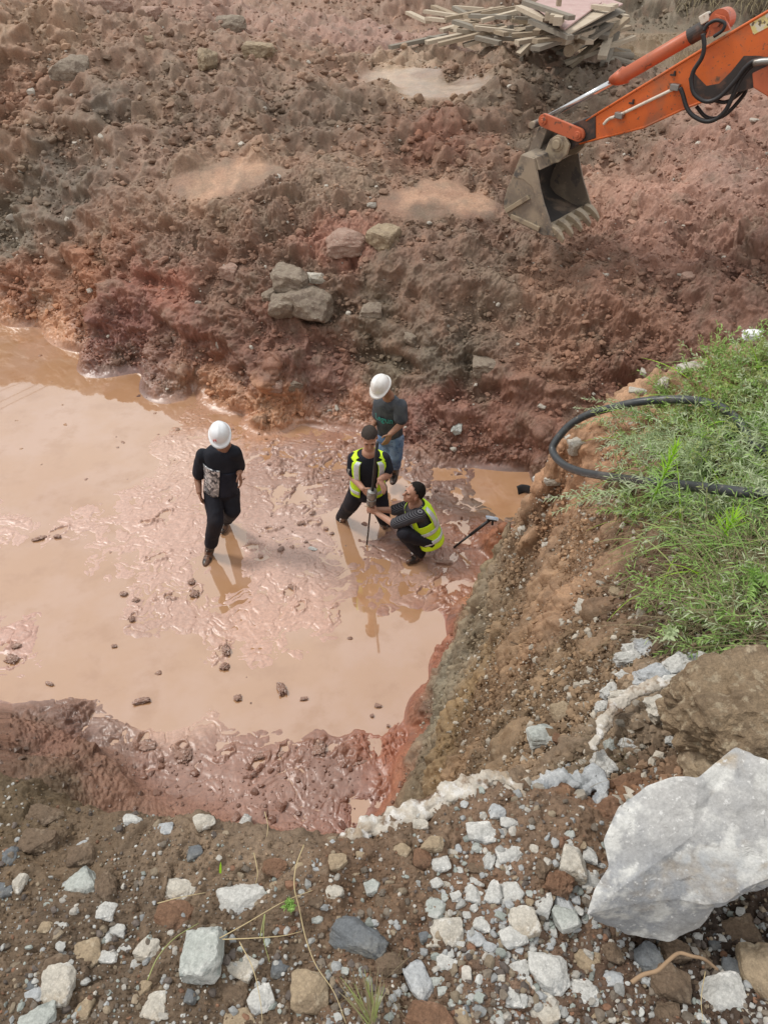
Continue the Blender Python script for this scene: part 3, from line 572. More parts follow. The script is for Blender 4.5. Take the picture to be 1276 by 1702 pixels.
def hand(mb, w, d, nrm, side, curl=.5, sc=1.0, spread=0.):
    """palm and five fingers; d towards the fingers, nrm out of the back of the hand, side towards the thumb"""
    d = unit(d); side = unit(np.asarray(side, float) - d * np.dot(side, d)); nrm = unit(np.cross(d, side)) * (1 if np.dot(np.cross(d, side), nrm) > 0 else -1)
    R = np.array([side, d, nrm]); pc = w + d * .052 * sc
    mb.ell(pc, (.040 * sc, .050 * sc, .016 * sc), R)
    mb.cap(w, w + d * .03, .024 * sc, .022 * sc)
    for k, (o, L) in enumerate([(.029, .072), (.0105, .080), (-.009, .074), (-.028, .058)]):
        p = w + d * (.092 - abs(k - 1) * .004) * sc + side * o * sc; q_ = [p]; a = curl * .55
        for s_, fr in enumerate((.45, .30, .25)):
            a += curl * .75 if s_ else 0
            dd = d * math.cos(a) - nrm * math.sin(a) + side * spread * (1.5 - k) * .1; q_.append(q_[-1] + dd * L * fr * sc)
        mb.chain(q_, [.0095 * sc, .009 * sc, .0082 * sc, .0072 * sc])
    b = w + d * .022 * sc + side * .032 * sc; t1 = unit(side * .75 + d * .6 - nrm * .25); t2 = unit(side * .15 + d * .9 - nrm * (.25 + .4 * curl))
    mb.chain([b, b + t1 * .035 * sc, b + t1 * .035 * sc + t2 * .032 * sc], [.013 * sc, .011 * sc, .009 * sc])
def head(mb, c_, f, u, neck, hr=1.0):
    f = unit(f); r = unit(np.cross(f, u)); u = unit(np.cross(r, f)); R = np.array([r, f, u]); at_ = lambda x, y, z: c_ + (r * x + f * y + u * z) * hr
    mb.ell(at_(0, -.012, .022), (.077 * hr, .097 * hr, .098 * hr), R); mb.ell(at_(0, .022, -.045), (.060 * hr, .070 * hr, .072 * hr), R)
    mb.ell(at_(0, .062, -.088), (.030 * hr, .026 * hr, .024 * hr), R)
    mb.cap(at_(0, .086, .012), at_(0, .112, -.026), .009 * hr, .015 * hr); mb.ell(at_(0, .104, -.03), (.019 * hr, .012 * hr, .01 * hr), R)
    mb.ell(at_(0, .078, .03), (.056 * hr, .016 * hr, .011 * hr), R); mb.ell(at_(0, .084, -.058), (.024 * hr, .013 * hr, .007 * hr), R); mb.ell(at_(0, .082, -.070), (.020 * hr, .013 * hr, .008 * hr), R)
    for s_ in (-1, 1): mb.ell(at_(s_ * .079, -.005, -.012), (.010 * hr, .019 * hr, .032 * hr), R); mb.ell(at_(s_ * .045, .06, -.02), (.02 * hr, .02 * hr, .017 * hr), R)
    mb.cap(neck, at_(0, -.02, -.05), .058, .054)
    return at_, R
def helmet(parent, c_, f, u, mat, seed=0):
    f = unit(f); r = unit(np.cross(f, u)); u = unit(np.cross(r, f)); mb = MB(); nt_, nph = 48, 16; G = []
    for i in range(nph + 1):
        ph = i / nph * math.pi / 2; row = []
        for j in range(nt_ + 1):
            th = j / nt_ * 2 * math.pi; x, y = math.cos(th), math.sin(th); rr = math.sin(ph) ** .86; z = math.cos(ph) * .124
            rid = .010 * math.exp(-(x * rr * .125 / .022) ** 2) * (1 - ph / 1.9)
            row.append(c_ + r * x * rr * .105 + f * y * rr * .124 + u * (z + rid))
        G.append(row)
    for off, dz in ((.008, -.004), (.014, -.010), (.012, -.016), (.0, -.012)):
        row = []
        for j in range(nt_ + 1):
            th = j / nt_ * 2 * math.pi; x, y = math.cos(th), math.sin(th); e = off * (1 + 2.6 * max(0, y) ** 2)
            row.append(c_ + r * x * (.105 + e) + f * y * (.124 + e) + u * (dz - .012 * max(0, y) ** 2))
        G.append(row)
    mb.grid(np.array(G)); me = mb.mesh('hard_hat', mat, True); o = put('hard_hat', me, parent); return o, f, r, u
PW = [(0, .172, .118), (.2, .165, .118), (.42, .168, .118), (.62, .183, .128), (.78, .192, .12), (.88, .180, .102), (.95, .125, .08), (1, .07, .066)]
class Torso:
    def __init__(s, hip, neck, rgt, k=1.0, bulge=.0):
        s.a = np.asarray(hip, float); s.b = np.asarray(neck, float); s.u = unit(s.b - s.a); s.r = unit(np.asarray(rgt, float) - s.u * np.dot(rgt, s.u)); s.f = unit(np.cross(s.u, s.r)); s.k = k; s.bu = bulge
    def pt(s, t, th, off=0.):
        w_ = np.interp(t, [p[0] for p in PW], [p[1] for p in PW]) * s.k + off; d = np.interp(t, [p[0] for p in PW], [p[2] for p in PW]) * s.k + off
        sq = lambda v: np.sign(v) * np.abs(v) ** .88
        return s.a + (s.b - s.a) * t + s.r * w_ * sq(math.cos(th)) + s.f * (d * sq(math.sin(th)) + s.bu * max(0, math.sin(th)) * math.exp(-((t - .3) / .25) ** 2))
    def loft(s, mb, t0=0, t1=1, off=0., n=28, m=18):
        V = [s.pt(t0 + (t1 - t0) * i / m, 2 * math.pi * j / n, off) for i in range(m + 1) for j in range(n)]
        Fa = [[i * n + j, i * n + (j + 1) % n, (i + 1) * n + (j + 1) % n, (i + 1) * n + j] for i in range(m) for j in range(n)] + [list(range(n))[::-1], [m * n + j for j in range(n)]]
        return mb.add(V, Fa)
    def patch(s, name, th0, th1, t0, t1, off, mat, parent, n=14, keep=None, thick=.004, m=None):
        m = m or n; mb = MB(); G = np.array([[s.pt(t0 + (t1 - t0) * i / m, th0 + (th1 - th0) * j / n, off) for j in range(n + 1)] for i in range(m + 1)])
        idx_ = np.arange((n + 1) * (m + 1)).reshape(m + 1, n + 1); Fa = []
        for i in range(m):
            for j in range(n):
                if keep is None or keep(t0 + (t1 - t0) * (i + .5) / m, th0 + (th1 - th0) * (j + .5) / n): Fa.append([int(idx_[i, j]), int(idx_[i, j + 1]), int(idx_[i + 1, j + 1]), int(idx_[i + 1, j])])
        mb.add(G.reshape(-1, 3), Fa); me = mb.mesh(name, mat, True); fold(me, .006, 7, (1, 1, 1), 1.3)
        o = bpy.data.objects.new('tmp', me); C0.objects.link(o); q_ = o.modifiers.new('s', 'SOLIDIFY'); q_.thickness = thick; q_.offset = 1
        m2 = bpy.data.meshes.new_from_object(o.evaluated_get(bpy.context.evaluated_depsgraph_get())); bpy.data.objects.remove(o); m2.name = name
        return put(name, m2, parent)
def strip_loose(me): pass
def hands_frame(w, e): return unit(np.asarray(w) - np.asarray(e))
def leg(mb, h, k, a, r0=.095, r1=.075, r2=.06): return mb.chain([h, k, a], [r0, r1, r2])
def boots(parent, legs, f, lr=.058, up=.26):
    for (k, a) in legs:
        k = np.asarray(k); a = np.asarray(a); d = unit(k - a); mb = MB(); mb.chain([a, a + d * up], [.050, lr + .008]); mb.ell(a + d * up, (lr + .012, lr + .012, .02))
        mb.ell(a + unit(f) * .07 + np.array([0, 0, -.03]), (.048, .125, .045), np.array([unit(np.cross(f, [0, 0, 1])), unit(f), [0, 0, 1]])); mb.ell(a + np.array([0, 0, -.02]), (.045, .05, .05))
        put('boot', remesh(mb, 'boot', M_boot, .008, 3, .004, 9), parent)
def person(label, root_loc, **k):
    e = put('person', None, loc=(0, 0, 0), label=label, cat='person', group=k.get('group')); return e
def attach_local(root, loc):
    """move the root empty to the feet, keeping the children where they are"""
    root.location = loc; mt = Matrix.Translation(-Vector(loc)); seen = set()
    for ch in [o for o in C0.objects if o.parent == root]:
        ch.matrix_local = mt @ ch.matrix_local
UP = np.array([0, 0, 1.])
# --- man in black walking through the mud
def man_left():
    root = person('man in black T-shirt with silver panel and white hard hat, walking alone through mud', None)
    hip = U(368, 808, 6.78); neck = U(372, 741, 6.72); T = Torso(hip + (hip - neck) * .10, neck, (1, .12, 0), 1.06, .03)   # T.r is image right, T.f towards the camera after the flip
    if T.f[1] > 0: T.f = -T.f
    sR = U(337, 757, 6.74); sL = U(389, 752, 6.70); eR = U(329, 797, 6.80); wR = U(331, 818, 6.68); eL = U(398, 782, 6.86); wL = U(397, 787, 6.62)
    hd = U(366, 723, 6.64); b = MB(); f = unit((.12, -.9, -.55)); u = unit((.05, -.45, 1))
    head(b, hd, f, u, neck); b.cap(hip, neck, .1, .08); b.cap(sR, sL, .05, .05)
    b.chain([sR, eR, wR], [.055, .043, .030]); b.chain([sL, eL, wL], [.055, .043, .030])
    hand(b, wR, (.12, -.15, -1), (-1, -.2, 0), (.1, -1, -.2), .55); hand(b, wL, (.2, -.35, -.8), (1, -.2, .2), (-.1, -1, .2), .6)
    hp = U(354, 818, 6.76); hq = U(382, 818, 6.80); kp = U(358, 868, 6.52); kq = U(386, 848, 6.70); ap = U(347, 919, 6.60); aq = U(375, 866, 7.14)
    b.chain([hp, kp, ap], [.07, .05, .04]); b.chain([hq, kq, aq], [.07, .05, .04])
    root_body = put('body', remesh(b, 'body', M_skin2, .0052, 2), root)
    s = MB(); T.loft(s, 0, .96); 
    for S_, E in ((sR, eR), (sL, eL)): s.chain([S_, S_ + (np.asarray(E) - S_) * .72], [.074, .076])
    s.cap(sR, sL, .062, .062); put('t_shirt', remesh(s, 't_shirt', M_black, .010, 3, .008, 5, (1, 1, .6)), root)
    T.patch('silver_panel', math.radians(185), math.radians(262), -.06, .52, .016, M_silver, root, 16) if False else None
    T.patch('silver_panel', math.radians(96), math.radians(172), .04, .66, .021, M_silver, root, 16)
    T.patch('navy_panel', math.radians(20), math.radians(94), .02, .60, .014, M_navy, root, 16)
    s = MB(); s.ell(hip + UP * -.04, (.175, .135, .13)); leg(s, hp, kp, ap + unit(kp - ap) * .2, .108, .084, .072); leg(s, hq, kq, aq + unit(kq - aq) * .2, .108, .088, .072)
    put('trousers', remesh(s, 'trousers', M_pants, .011, 3, .010, 4.5, (1, 1, .8)), root)
    boots(root, [(kp, ap), (kq, aq)], (-.1, -1, 0))
    o, f2, r2, u2 = helmet(root, hd + u * .045, f, u, M_helm); c_ = hd + u * .045
    m = MB()
    for x0 in (-.012, .012): m.tube([c_ + f2 * .105 + r2 * (.045 + x0 * .8) + u2 * .062, c_ + f2 * .114 + r2 * (.05 + x0) + u2 * .045, c_ + f2 * .118 + r2 * (.042 + x0) + u2 * .034], .0035, 6)
    m.tube([c_ + f2 * .107 + r2 * .03 + u2 * .058, c_ + f2 * .102 + r2 * .066 + u2 * .056], .0035, 6)
    put('emblem', m.mesh('emblem', M_red), o)
    attach_local(root, tuple(P(360, 900, 0.))); return root
man_left()
# --- man in grey shirt and jeans behind
def man_back():
    root = person('man in grey T-shirt, blue jeans and white hard hat, standing behind the others', None)
    hip = U(648, 722, 7.80); neck = U(645, 658, 7.62); T = Torso(hip + (hip - neck) * .16, neck, (.93, -.36, 0), .92)
    if T.f[1] > 0: T.f = -T.f
    sR = U(631, 668, 7.70); sL = U(666, 674, 7.52); eR = U(628, 696, 7.82); wR = U(618, 709, 7.62); eL = U(666, 705, 7.50); wL = U(648, 722, 7.28)
    hd = U(634, 643, 7.50); b = MB(); f = unit((-.5, -.75, -.62)); u = unit((-.3, -.42, .9)); head(b, hd, f, u, neck, .97)
    b.cap(hip, neck, .09, .07); b.cap(sR, sL, .05, .05); b.chain([sR, eR, wR], [.052, .040, .028]); b.chain([sL, eL, wL], [.052, .042, .030])
    hand(b, wR, (-.3, -.3, -.85), (-.5, .7, 0), (.2, -.8, .1), .5); hand(b, wL, (-.35, -.25, -.75), (.4, -.7, .3), (-.8, -.3, .2), .5)
    hp = U(639, 728, 7.84); hq = U(658, 728, 7.76); kp = U(640, 756, 7.75); kq = U(657, 758, 7.72); ap = U(643, 783, 7.95); aq = U(656, 787, 7.86)
    b.chain([hp, kp, ap], [.07, .05, .04]); b.chain([hq, kq, aq], [.07, .05, .04]); put('body', remesh(b, 'body', M_skin2, .0052, 2), root)
    s = MB(); T.loft(s, 0, .96)
    for S_, E in ((sR, eR), (sL, eL)): s.chain([S_, S_ + (np.asarray(E) - S_) * .68], [.070, .076])
    s.cap(sR, sL, .058, .058); sh = put('t_shirt', remesh(s, 't_shirt', M_gshirt, .010, 3, .009, 5, (1, 1, .6)), root)
    cu = bpy.data.curves.new('print', 'FONT'); cu.body = 'Legun'; cu.size = 1; cu.align_x = 'CENTER'; cu.extrude = .02; cu.offset = .018; to = bpy.data.objects.new('tmp', cu); C0.objects.link(to)
    m2 = bpy.data.meshes.new_from_object(to.evaluated_get(bpy.context.evaluated_depsgraph_get())); bpy.data.objects.remove(to)
    for v in m2.vertices:
        x, y, z = v.co; th = math.pi / 2 - x * .105 * 4.7 + .12; v.co = Vector(T.pt(.60 + y * .17, th, .019 + z * .05))
    m2.materials.clear(); m2.materials.append(M_teal); put('teal_print', m2, sh)
    s = MB(); s.ell(hip + UP * -.03, (.16, .13, .12)); leg(s, hp, kp, ap + unit(kp - ap) * .22, .095, .078, .07); leg(s, hq, kq, aq + unit(kq - aq) * .22, .095, .08, .072)
    put('jeans', remesh(s, 'jeans', M_jean, .010, 3, .010, 5, (1, 1, .8)), root)
    boots(root, [(kp, ap), (kq, aq)], (-.2, -1, 0))
    helmet(root, hd + u * .042, f, u, M_helm2); attach_local(root, tuple(P(650, 795, 0.)))
man_back()
def eyes(b_at, parent, mat=None):
    for s_ in (-1, 1):
        m = MB(); m.ell(b_at(s_ * .032, .083, .006), (.013, .008, .005), None, 2); put('eye', m.mesh('eye', M_eye, True), parent)
def cropped(root, at_, R, mat, scale=1.0, ymax=.06):
    mb = MB(); V, Fa = ico(4); keep = (V[:, 2] > .10 + .55 * np.clip(V[:, 1], -1, 1) * 1.0) ; G = V * np.array([.083, .104, .106]) * scale
    W = np.array([at_(v[0], v[1] - .012, v[2] + .024) for v in G]); Fk = [f for f in Fa.tolist() if all(keep[i] for i in f)]
    used = sorted({i for f in Fk for i in f}); mp_ = {i: n for n, i in enumerate(used)}; mb.add(W[used], [[mp_[i] for i in f] for f in Fk]); me = mb.mesh('hair', mat, True); fold(me, .007, 75)
    put('hair', me, root)
# --- man in the open lime vest holding the probe
def man_mid():
    root = person('man in open lime vest over black T-shirt, standing and gripping the probe', None, group=None)
    hip = U(611, 810, 6.98); neck = U(613, 752, 6.90); T = Torso(hip + (hip - neck) * .10, neck, (1, .05, 0), 1.04)
    if T.f[1] > 0: T.f = -T.f
    sR = U(589, 762, 6.93); sL = U(638, 762, 6.93); eR = U(587, 794, 6.90); wR = U(603, 812, 6.68); eL = U(645, 789, 6.88); wL = U(631, 797, 6.66)
    hd = U(614, 727, 6.82); b = MB(); f = unit((.03, -.93, -.5)); u = unit((0, -.45, 1)); at_, R = head(b, hd, f, u, neck, 1.03)
    b.cap(hip, neck, .1, .08); b.cap(sR, sL, .05, .05); b.chain([sR, eR, wR], [.055, .045, .031]); b.chain([sL, eL, wL], [.055, .045, .031])
    hand(b, wR, (.55, -.25, -.55), (-.4, -.8, .2), (.5, -.1, .8), .9); hand(b, wL, (.2, -.35, -.25), (.2, .3, .9), (-.6, -.6, .1), .35)
    hp = U(597, 812, 7.0); hq = U(626, 812, 7.0); kp = U(583, 838, 7.0); kq = U(634, 850, 6.96); ap = U(566, 861, 7.28); aq = U(641, 872, 7.14)
    b.chain([hp, kp, ap], [.07, .05, .04]); b.chain([hq, kq, aq], [.07, .05, .04]); put('body', remesh(b, 'body', M_skin, .0052, 2), root)
    eyes(at_, root); cropped(root, at_, R, M_hairs)
    s = MB(); T.loft(s, 0, .97)
    for S_, E in ((sR, eR), (sL, eL)): s.chain([S_, S_ + (np.asarray(E) - S_) * .62], [.072, .076])
    s.cap(sR, sL, .062, .062); put('t_shirt', remesh(s, 't_shirt', M_black, .010, 3, .007, 5, (1, 1, .6)), root)
    m = MB(); c_ = sR + (eR - sR) * .55; [m.box(c_ + np.array([-.062 + k * .011, -.052 - .003 * k, -.0]), (.0035, .003, .04)) for k in range(3)]; put('sleeve_bars', m.mesh('sleeve_bars', M_refl), root)
    def vest(th0, th1):
        kp_ = lambda t, th: not (abs(math.cos(th)) > .80 and .56 < t < .90) and not (t > .93 and math.sin(th) > .55)
        return T.patch('vest', th0, th1, .03, .975, .030, M_vest, root, 40, kp_, .006)
    v = vest(math.radians(90 + 25), math.radians(360 + 90 - 25))
    for a0, a1 in ((116, 134), (406, 424)): T.patch('reflective_strip', math.radians(a0), math.radians(a1), .42, .93, .040, M_refl, v, 8)
    T.patch('reflective_strip', math.radians(116), math.radians(424), .12, .20, .040, M_refl, v, 40, m=4)
    for s_ in (-1, 1):     # shoulder straps over the deltoids
        pass
    s = MB(); s.ell(hip + UP * -.05, (.18, .14, .13)); leg(s, hp, kp, ap + unit(kp - ap) * .03, .115, .09, .062); leg(s, hq, kq, aq + unit(kq - aq) * .03, .115, .09, .062)
    put('trousers', remesh(s, 'trousers', M_pants, .011, 3, .010, 4.5, (1, 1, .8)), root)
    boots(root, [(kp, ap - UP * .05), (kq, aq - UP * .05)], (.0, -1, 0), .054, .2); attach_local(root, tuple(P(605, 872, 0.)))
man_mid()
# --- crouching man
def man_crouch():
    root = person('man with black hair crouching in lime vest over striped shirt, steadying the probe rod', None)
    hip = U(713, 892, 6.56); neck = U(690, 838, 6.60); T = Torso(hip + (hip - neck) * .05, neck, (-.25, 1, 0), .98)
    if T.f[0] > 0: T.f = -T.f
    sF = U(676, 842, 6.78); sN = U(697, 856, 6.43); eF = U(655, 848, 6.78); wF = U(626, 847, 6.74); eN = U(655, 871, 6.42); wN = U(627, 853, 6.62)
    hd = U(687, 820, 6.56); b = MB(); f = unit((-1, -.35, .35)); u = unit((.35, .05, 1)); at_, R = head(b, hd, f, u, neck, 1.02)
    b.cap(hip, neck, .1, .08); b.cap(sF, sN, .05, .05); b.chain([sF, eF, wF], [.052, .042, .030]); b.chain([sN, eN, wN], [.052, .043, .030])
    hand(b, wF, (-.8, -.2, .25), (0, .8, .4), (0, .1, 1), .95); hand(b, wN, (-.8, .15, .3), (0, -.8, .3), (0, 0, 1), .95)
    hF = U(706, 888, 6.70); hN = U(716, 898, 6.46); kF = U(668, 866, 6.85); kN = U(672, 886, 6.38); aF = U(683, 905, 6.86); aN = U(698, 921, 6.52)
    b.chain([hF, kF, aF], [.07, .05, .04]); b.chain([hN, kN, aN], [.07, .05, .04]); put('body', remesh(b, 'body', M_skin, .0052, 2), root)
    eyes(at_, root)
    mb = MB(); V, Fa = ico(4); G = V * np.array([.083, .102, .107]); keep = V[:, 2] > -.10 + 1.0 * V[:, 1] + .12 * np.sin(V[:, 0] * 23) * (V[:, 1] > .1); used = np.where(keep)[0]; mp_ = {int(i): n for n, i in enumerate(used)}
    mb.add(np.array([at_(v[0], v[1] - .016, v[2] + .026) for v in G[used]]), [[mp_[i] for i in f_] for f_ in Fa.tolist() if all(keep[i] for i in f_)]); me = mb.mesh('hair', M_hair, True); fold(me, .014, 60); put('hair', me, root)
    s = MB(); T.loft(s, 0, .97)
    for S_, E in ((sF, eF), (sN, eN)): s.chain([S_, S_ + (np.asarray(E) - S_) * .95], [.070, .060])
    s.cap(sF, sN, .06, .06); me = remesh(s, 'striped_shirt', M_stripe, .009, 3, .007, 5)
    v = np.empty(len(me.vertices) * 3, np.float32); me.vertices.foreach_get('co', v); v = v.reshape(-1, 3)
    st_ = (v @ (T.u * .25 + unit((.2, -.3, 1)) * .9).astype(np.float32)) * 60; me.attributes.new('stripe', 'FLOAT', 'POINT').data.foreach_set('value', st_.astype(np.float32)); put('striped_shirt', me, root)
    kp_ = lambda t, th: not (abs(math.cos(th)) > .90 and .64 < t < .90) and not (t > .93 and math.sin(th) > .5)
    ve = T.patch('vest', math.radians(90 + 28), math.radians(450 - 28), -.06, .975, .032, M_vest, root, 40, kp_, .006)
    for a, b_ in ((.10, .19), (.36, .45)): T.patch('reflective_strip', math.radians(120), math.radians(420), a, b_, .042, M_refl, ve, 40, m=4)
    for a0, a1 in ((214, 236), (304, 326)): T.patch('reflective_strip', math.radians(a0), math.radians(a1), .46, .95, .042, M_refl, ve, 8)
    for a0, a1 in ((120, 134), (406, 420)): T.patch('reflective_strip', math.radians(a0), math.radians(a1), .46, .93, .042, M_refl, ve, 8)
    s = MB(); s.ell(hip + UP * -.03, (.16, .16, .11)); leg(s, hF, kF, aF, .10, .082, .06); leg(s, hN, kN, aN + UP * .02, .10, .082, .06); put('trousers', remesh(s, 'trousers', M_pants, .010, 3, .010, 5), root)
    boots(root, [(kF, aF - UP * .02), (kN, aN - UP * .02)], (-1, -.5, 0), .05, .16); attach_local(root, tuple(P(700, 915, 0.)))
man_crouch()
# --- penetration probe held by both men
def catmull(pts, n=8):
    pts = [np.asarray(p, float) for p in pts]; p_ = [2 * pts[0] - pts[1]] + pts + [2 * pts[-1] - pts[-2]]; o = []
    for i in range(1, len(p_) - 2):
        for k in range(n):
            t = k / n; a, b, c_, d = p_[i - 1:i + 3]; o.append(.5 * ((2 * b) + (-a + c_) * t + (2 * a - 5 * b + 4 * c_ - d) * t * t + (-a + 3 * b - 3 * c_ + d) * t ** 3))
    return o + [pts[-1]]
M_steel = material('worn_steel', (.30, .30, .29), rough=.42, metal=.7, var=[(9, .45, .7, (.16, .14, .12))], bumps=[(60, .001, .5)])
M_dsteel = material('dark_steel_rod', (.06, .052, .048), rough=.45, metal=.5, var=[(8, .5, .7, (.14, .09, .07))])
M_wood_t = material('pale_handle', (.55, .42, .30), rough=.6)
e = put('probe', None, label='tall black penetration probe with round grey drop weight, gripped by two men', cat='measuring probe')
b0 = P(609, 909, -.05); t0 = U(627, 735, 6.52); ax = t0 - b0; q = lambda s_: b0 + ax * s_
m = MB(); m.tube([q(-.04), q(.52)], .0105, 10); put('lower_rod', m.mesh('lower_rod', M_dsteel, True), e)
m = MB(); m.tube([q(.55), q(1.0)], .017, 12); put('guide_tube', m.mesh('guide_tube', M_dark, True), e)
m = MB(); m.tube([q(.440), q(.445), q(.452), q(.500), q(.502), q(.520), q(.522), q(.56), q(.565), q(.575), q(.580)], [.03, .047, .052, .052, .046, .046, .058, .058, .052, .052, .02], 24); put('drop_weight', m.mesh('drop_weight', M_steel, False), e)
m = MB(); m.tube([q(.44) + [-.01, -.05, 0], q(.46) + [-.06, -.06, .01]], .009, 8); put('handle', m.mesh('handle', M_wood_t, True), e)
attach_local(e, tuple(b0))
# instrument on its pole leaning by the bank
M_screen = material('blue_grey_casing', (.33, .42, .52), rough=.3, coat=.3, var=[(20, .45, .6, (.55, .6, .66))])
e = put('survey_pole', None, label='thin black pole with a flat blue grey head, leaning against the cut bank', cat='survey pole')
a = P(754, 910, 0.02); b_ = U(814, 864, 6.72); m = MB(); m.tube([a, a * .55 + b_ * .45], .013, 8); m.tube([a * .55 + b_ * .45, b_], .019, 10); put('pole', m.mesh('pole', M_dark, True), e)
dd = unit(b_ - a); rr_ = unit(np.cross(dd, [0, .3, 1])); u2 = unit(np.cross(rr_, dd)); R = np.array([unit((1, -.1, -.15)), unit((.1, 1, -.5)), unit((-.1, .5, 1))])
m = MB(); m.box(b_ + [.02, -.01, .035], (.072, .040, .010), R); m.box(b_ + [.02, -.01, .048], (.060, .030, .004), R); put('head', m.mesh('head', M_screen), e)
m = MB(); m.box(b_ + [.02, .0, .008], (.055, .032, .014), R); m.tube([b_ + [.03, -.01, 0], b_ + [.03, -.02, -.06]], .014, 8); put('bracket', m.mesh('bracket', M_dark), e); attach_local(e, tuple(a))
# ------------------------------------------------------------------ excavator arm with bucket
hdir = unit((.78, -.62, 0)); ndir = unit((.62, .78, 0)); Bp = U(888, 263, 10.35)
def PL(px, py, off=0.):
    r = ray(px, py); o = Bp + ndir * off; t = np.dot(o - [0, 0, HC], ndir) / np.dot(r, ndir); return np.array([0, 0, HC]) + r * t
def plate(mb, pts, o0, o1, at_=None):
    at_ = o0 if at_ is None else at_; A = [PL(x, y, at_) + ndir * (o0 - at_) for x, y in pts]; B = [p + ndir * (o1 - o0) for p in A]; n = len(A)
    mb.add(A + B, [list(range(n)), [n + i for i in range(n)][::-1]] + [[i, n + i, n + (i + 1) % n, (i + 1) % n] for i in range(n)]); return mb
def bev(me, w_=.008, seg_=2):
    o = bpy.data.objects.new('tmp', me); C0.objects.link(o); b = o.modifiers.new('b', 'BEVEL'); b.width = w_; b.segments = seg_; b.limit_method = 'ANGLE'
    m2 = bpy.data.meshes.new_from_object(o.evaluated_get(bpy.context.evaluated_depsgraph_get())); bpy.data.objects.remove(o); m2.name = me.name; return m2
M_or = material('orange_paint', (.60, .125, .022), rough=.5, coat=.1, var=[(3, .50, .72, (.48, .10, .03)), (2.2, .52, .72, (.36, .12, .055)), (26, .62, .68, (.18, .08, .045)), (7, .64, .74, (.14, .07, .04))], bumps=[(25, .002, .4)], rvar=.1)
M_ored = material('faded_red_orange_paint', (.46, .115, .05), rough=.45, var=[(4, .5, .72, (.40, .09, .035)), (12, .6, .68, (.16, .07, .045)), (2, .55, .75, (.34, .13, .07))], bumps=[(25, .002, .4)])
M_grease = material('black_grease', (.035, .028, .026), rough=.6, var=[(7, .5, .66, (.10, .055, .04))], bumps=[(30, .004, .6)])
M_bk = material('muddy_bucket_steel', (.20, .165, .13), rough=.6, metal=.15, var=[(3, .42, .65, (.33, .27, .20)), (5, .56, .66, (.11, .10, .09)), (22, .6, .7, (.36, .28, .20))], bumps=[(18, .006, .6), (90, .002, .5)])
M_bk2 = material('worn_bucket_edge', (.33, .27, .19), rough=.55, metal=.1, var=[(7, .5, .66, (.2, .16, .12))], bumps=[(30, .004, .5)])
M_bin = material('bucket_inside_shade', (.035, .03, .027), rough=.65, var=[(2.5, .5, .7, (.17, .125, .09))], bumps=[(14, .006, .5)])  # near-black colour stands for the shade inside the bucket
M_chr = material('chrome_rod', (.62, .64, .66), rough=.18, metal=.9)
M_pipe = material('painted_pipe', (.62, .56, .48), rough=.4, var=[(20, .55, .7, (.4, .3, .22))])
M_lab = material('faded_warning_label', (.62, .52, .22), rough=.5, var=[(14, .44, .52, (.62, .58, .48)), (18, .56, .60, (.14, .11, .07))])
ex = put('excavator', None, label='orange excavator arm with muddy toothed bucket hanging over the dug slope', cat='excavator')
W_ = 1.14; MID = W_ / 2; h0, h1 = MID - .17, MID + .17
stick = [(909, 236), (930, 214), (974, 200), (1060, 147), (1170, 80), (1276, 18), (1420, -66), (1420, 60), (1300, 118), (1249, 143), (1173, 166), (1134, 181), (1070, 211), (963, 238), (932, 257), (908, 256)]
m = MB(); plate(m, stick[2:14], h0, h1); sk = put('stick', bev(m.mesh('stick', M_or), .012), ex)
m = MB(); plate(m, [(909, 238), (932, 212), (990, 189), (990, 229), (963, 239), (932, 256), (908, 257)], h0 - .012, h1 + .012, h0); put('stick_nose', bev(m.mesh('stick_nose', M_grease), .012), sk)
m = MB()
m.tube([PL(x, y, h0) for x, y in [(974, 200), (1060, 147), (1170, 80), (1276, 18), (1420, -66)]], .016, 8); m.tube([PL(x, y, h0) for x, y in [(963, 238), (1070, 211), (1134, 181), (1173, 166)]], .014, 8); put('flange', m.mesh('flange', M_or, True), sk)
for x, y in ((1118, 124), (1049, 171)):
    m = MB(); m.box(PL(x, y, h0 - .012), (.03, .012, .008), np.array([hdir, ndir, UP])); m.box(PL(x + 3, y - 3, h0 - .012), (.008, .016, .022), np.array([hdir, ndir, UP])); put('clip', m.mesh('clip', M_grease), sk)
# greasy patch and boom pivot
m = MB(); plate(m, [(1152, 118), (1160, 128), (1174, 142), (1195, 138), (1215, 118), (1236, 92), (1262, 92), (1300, 100), (1300, 120), (1250, 146), (1200, 160), (1165, 170), (1148, 152), (1144, 130)], h0 - .004, h0 + .02, h0); put('grease_patch', m.mesh('grease_patch', M_grease), sk)
lb = MB(); plate(lb, [(1245, 37), (1295, 5), (1300, 32), (1252, 57)], h0 - .004, h0 + .001, h0); put('warning_label', lb.mesh('warning_label', M_lab), sk)
m = MB(); plate(m, [(1256, 118), (1300, 96), (1440, 100), (1440, 190), (1300, 168), (1258, 142)], h0 - .13, h0 - .01, h0); plate(m, [(1256, 118), (1300, 96), (1440, 100), (1440, 190), (1300, 168), (1258, 142)], h1 + .01, h1 + .13, h0); put('boom', bev(m.mesh('boom', M_ored), .012), ex)
def cyl(mb, p, r, w0, w1, n=24): c_ = np.asarray(p); return mb.tube([c_ + ndir * w0, c_ + ndir * w1], r, n)
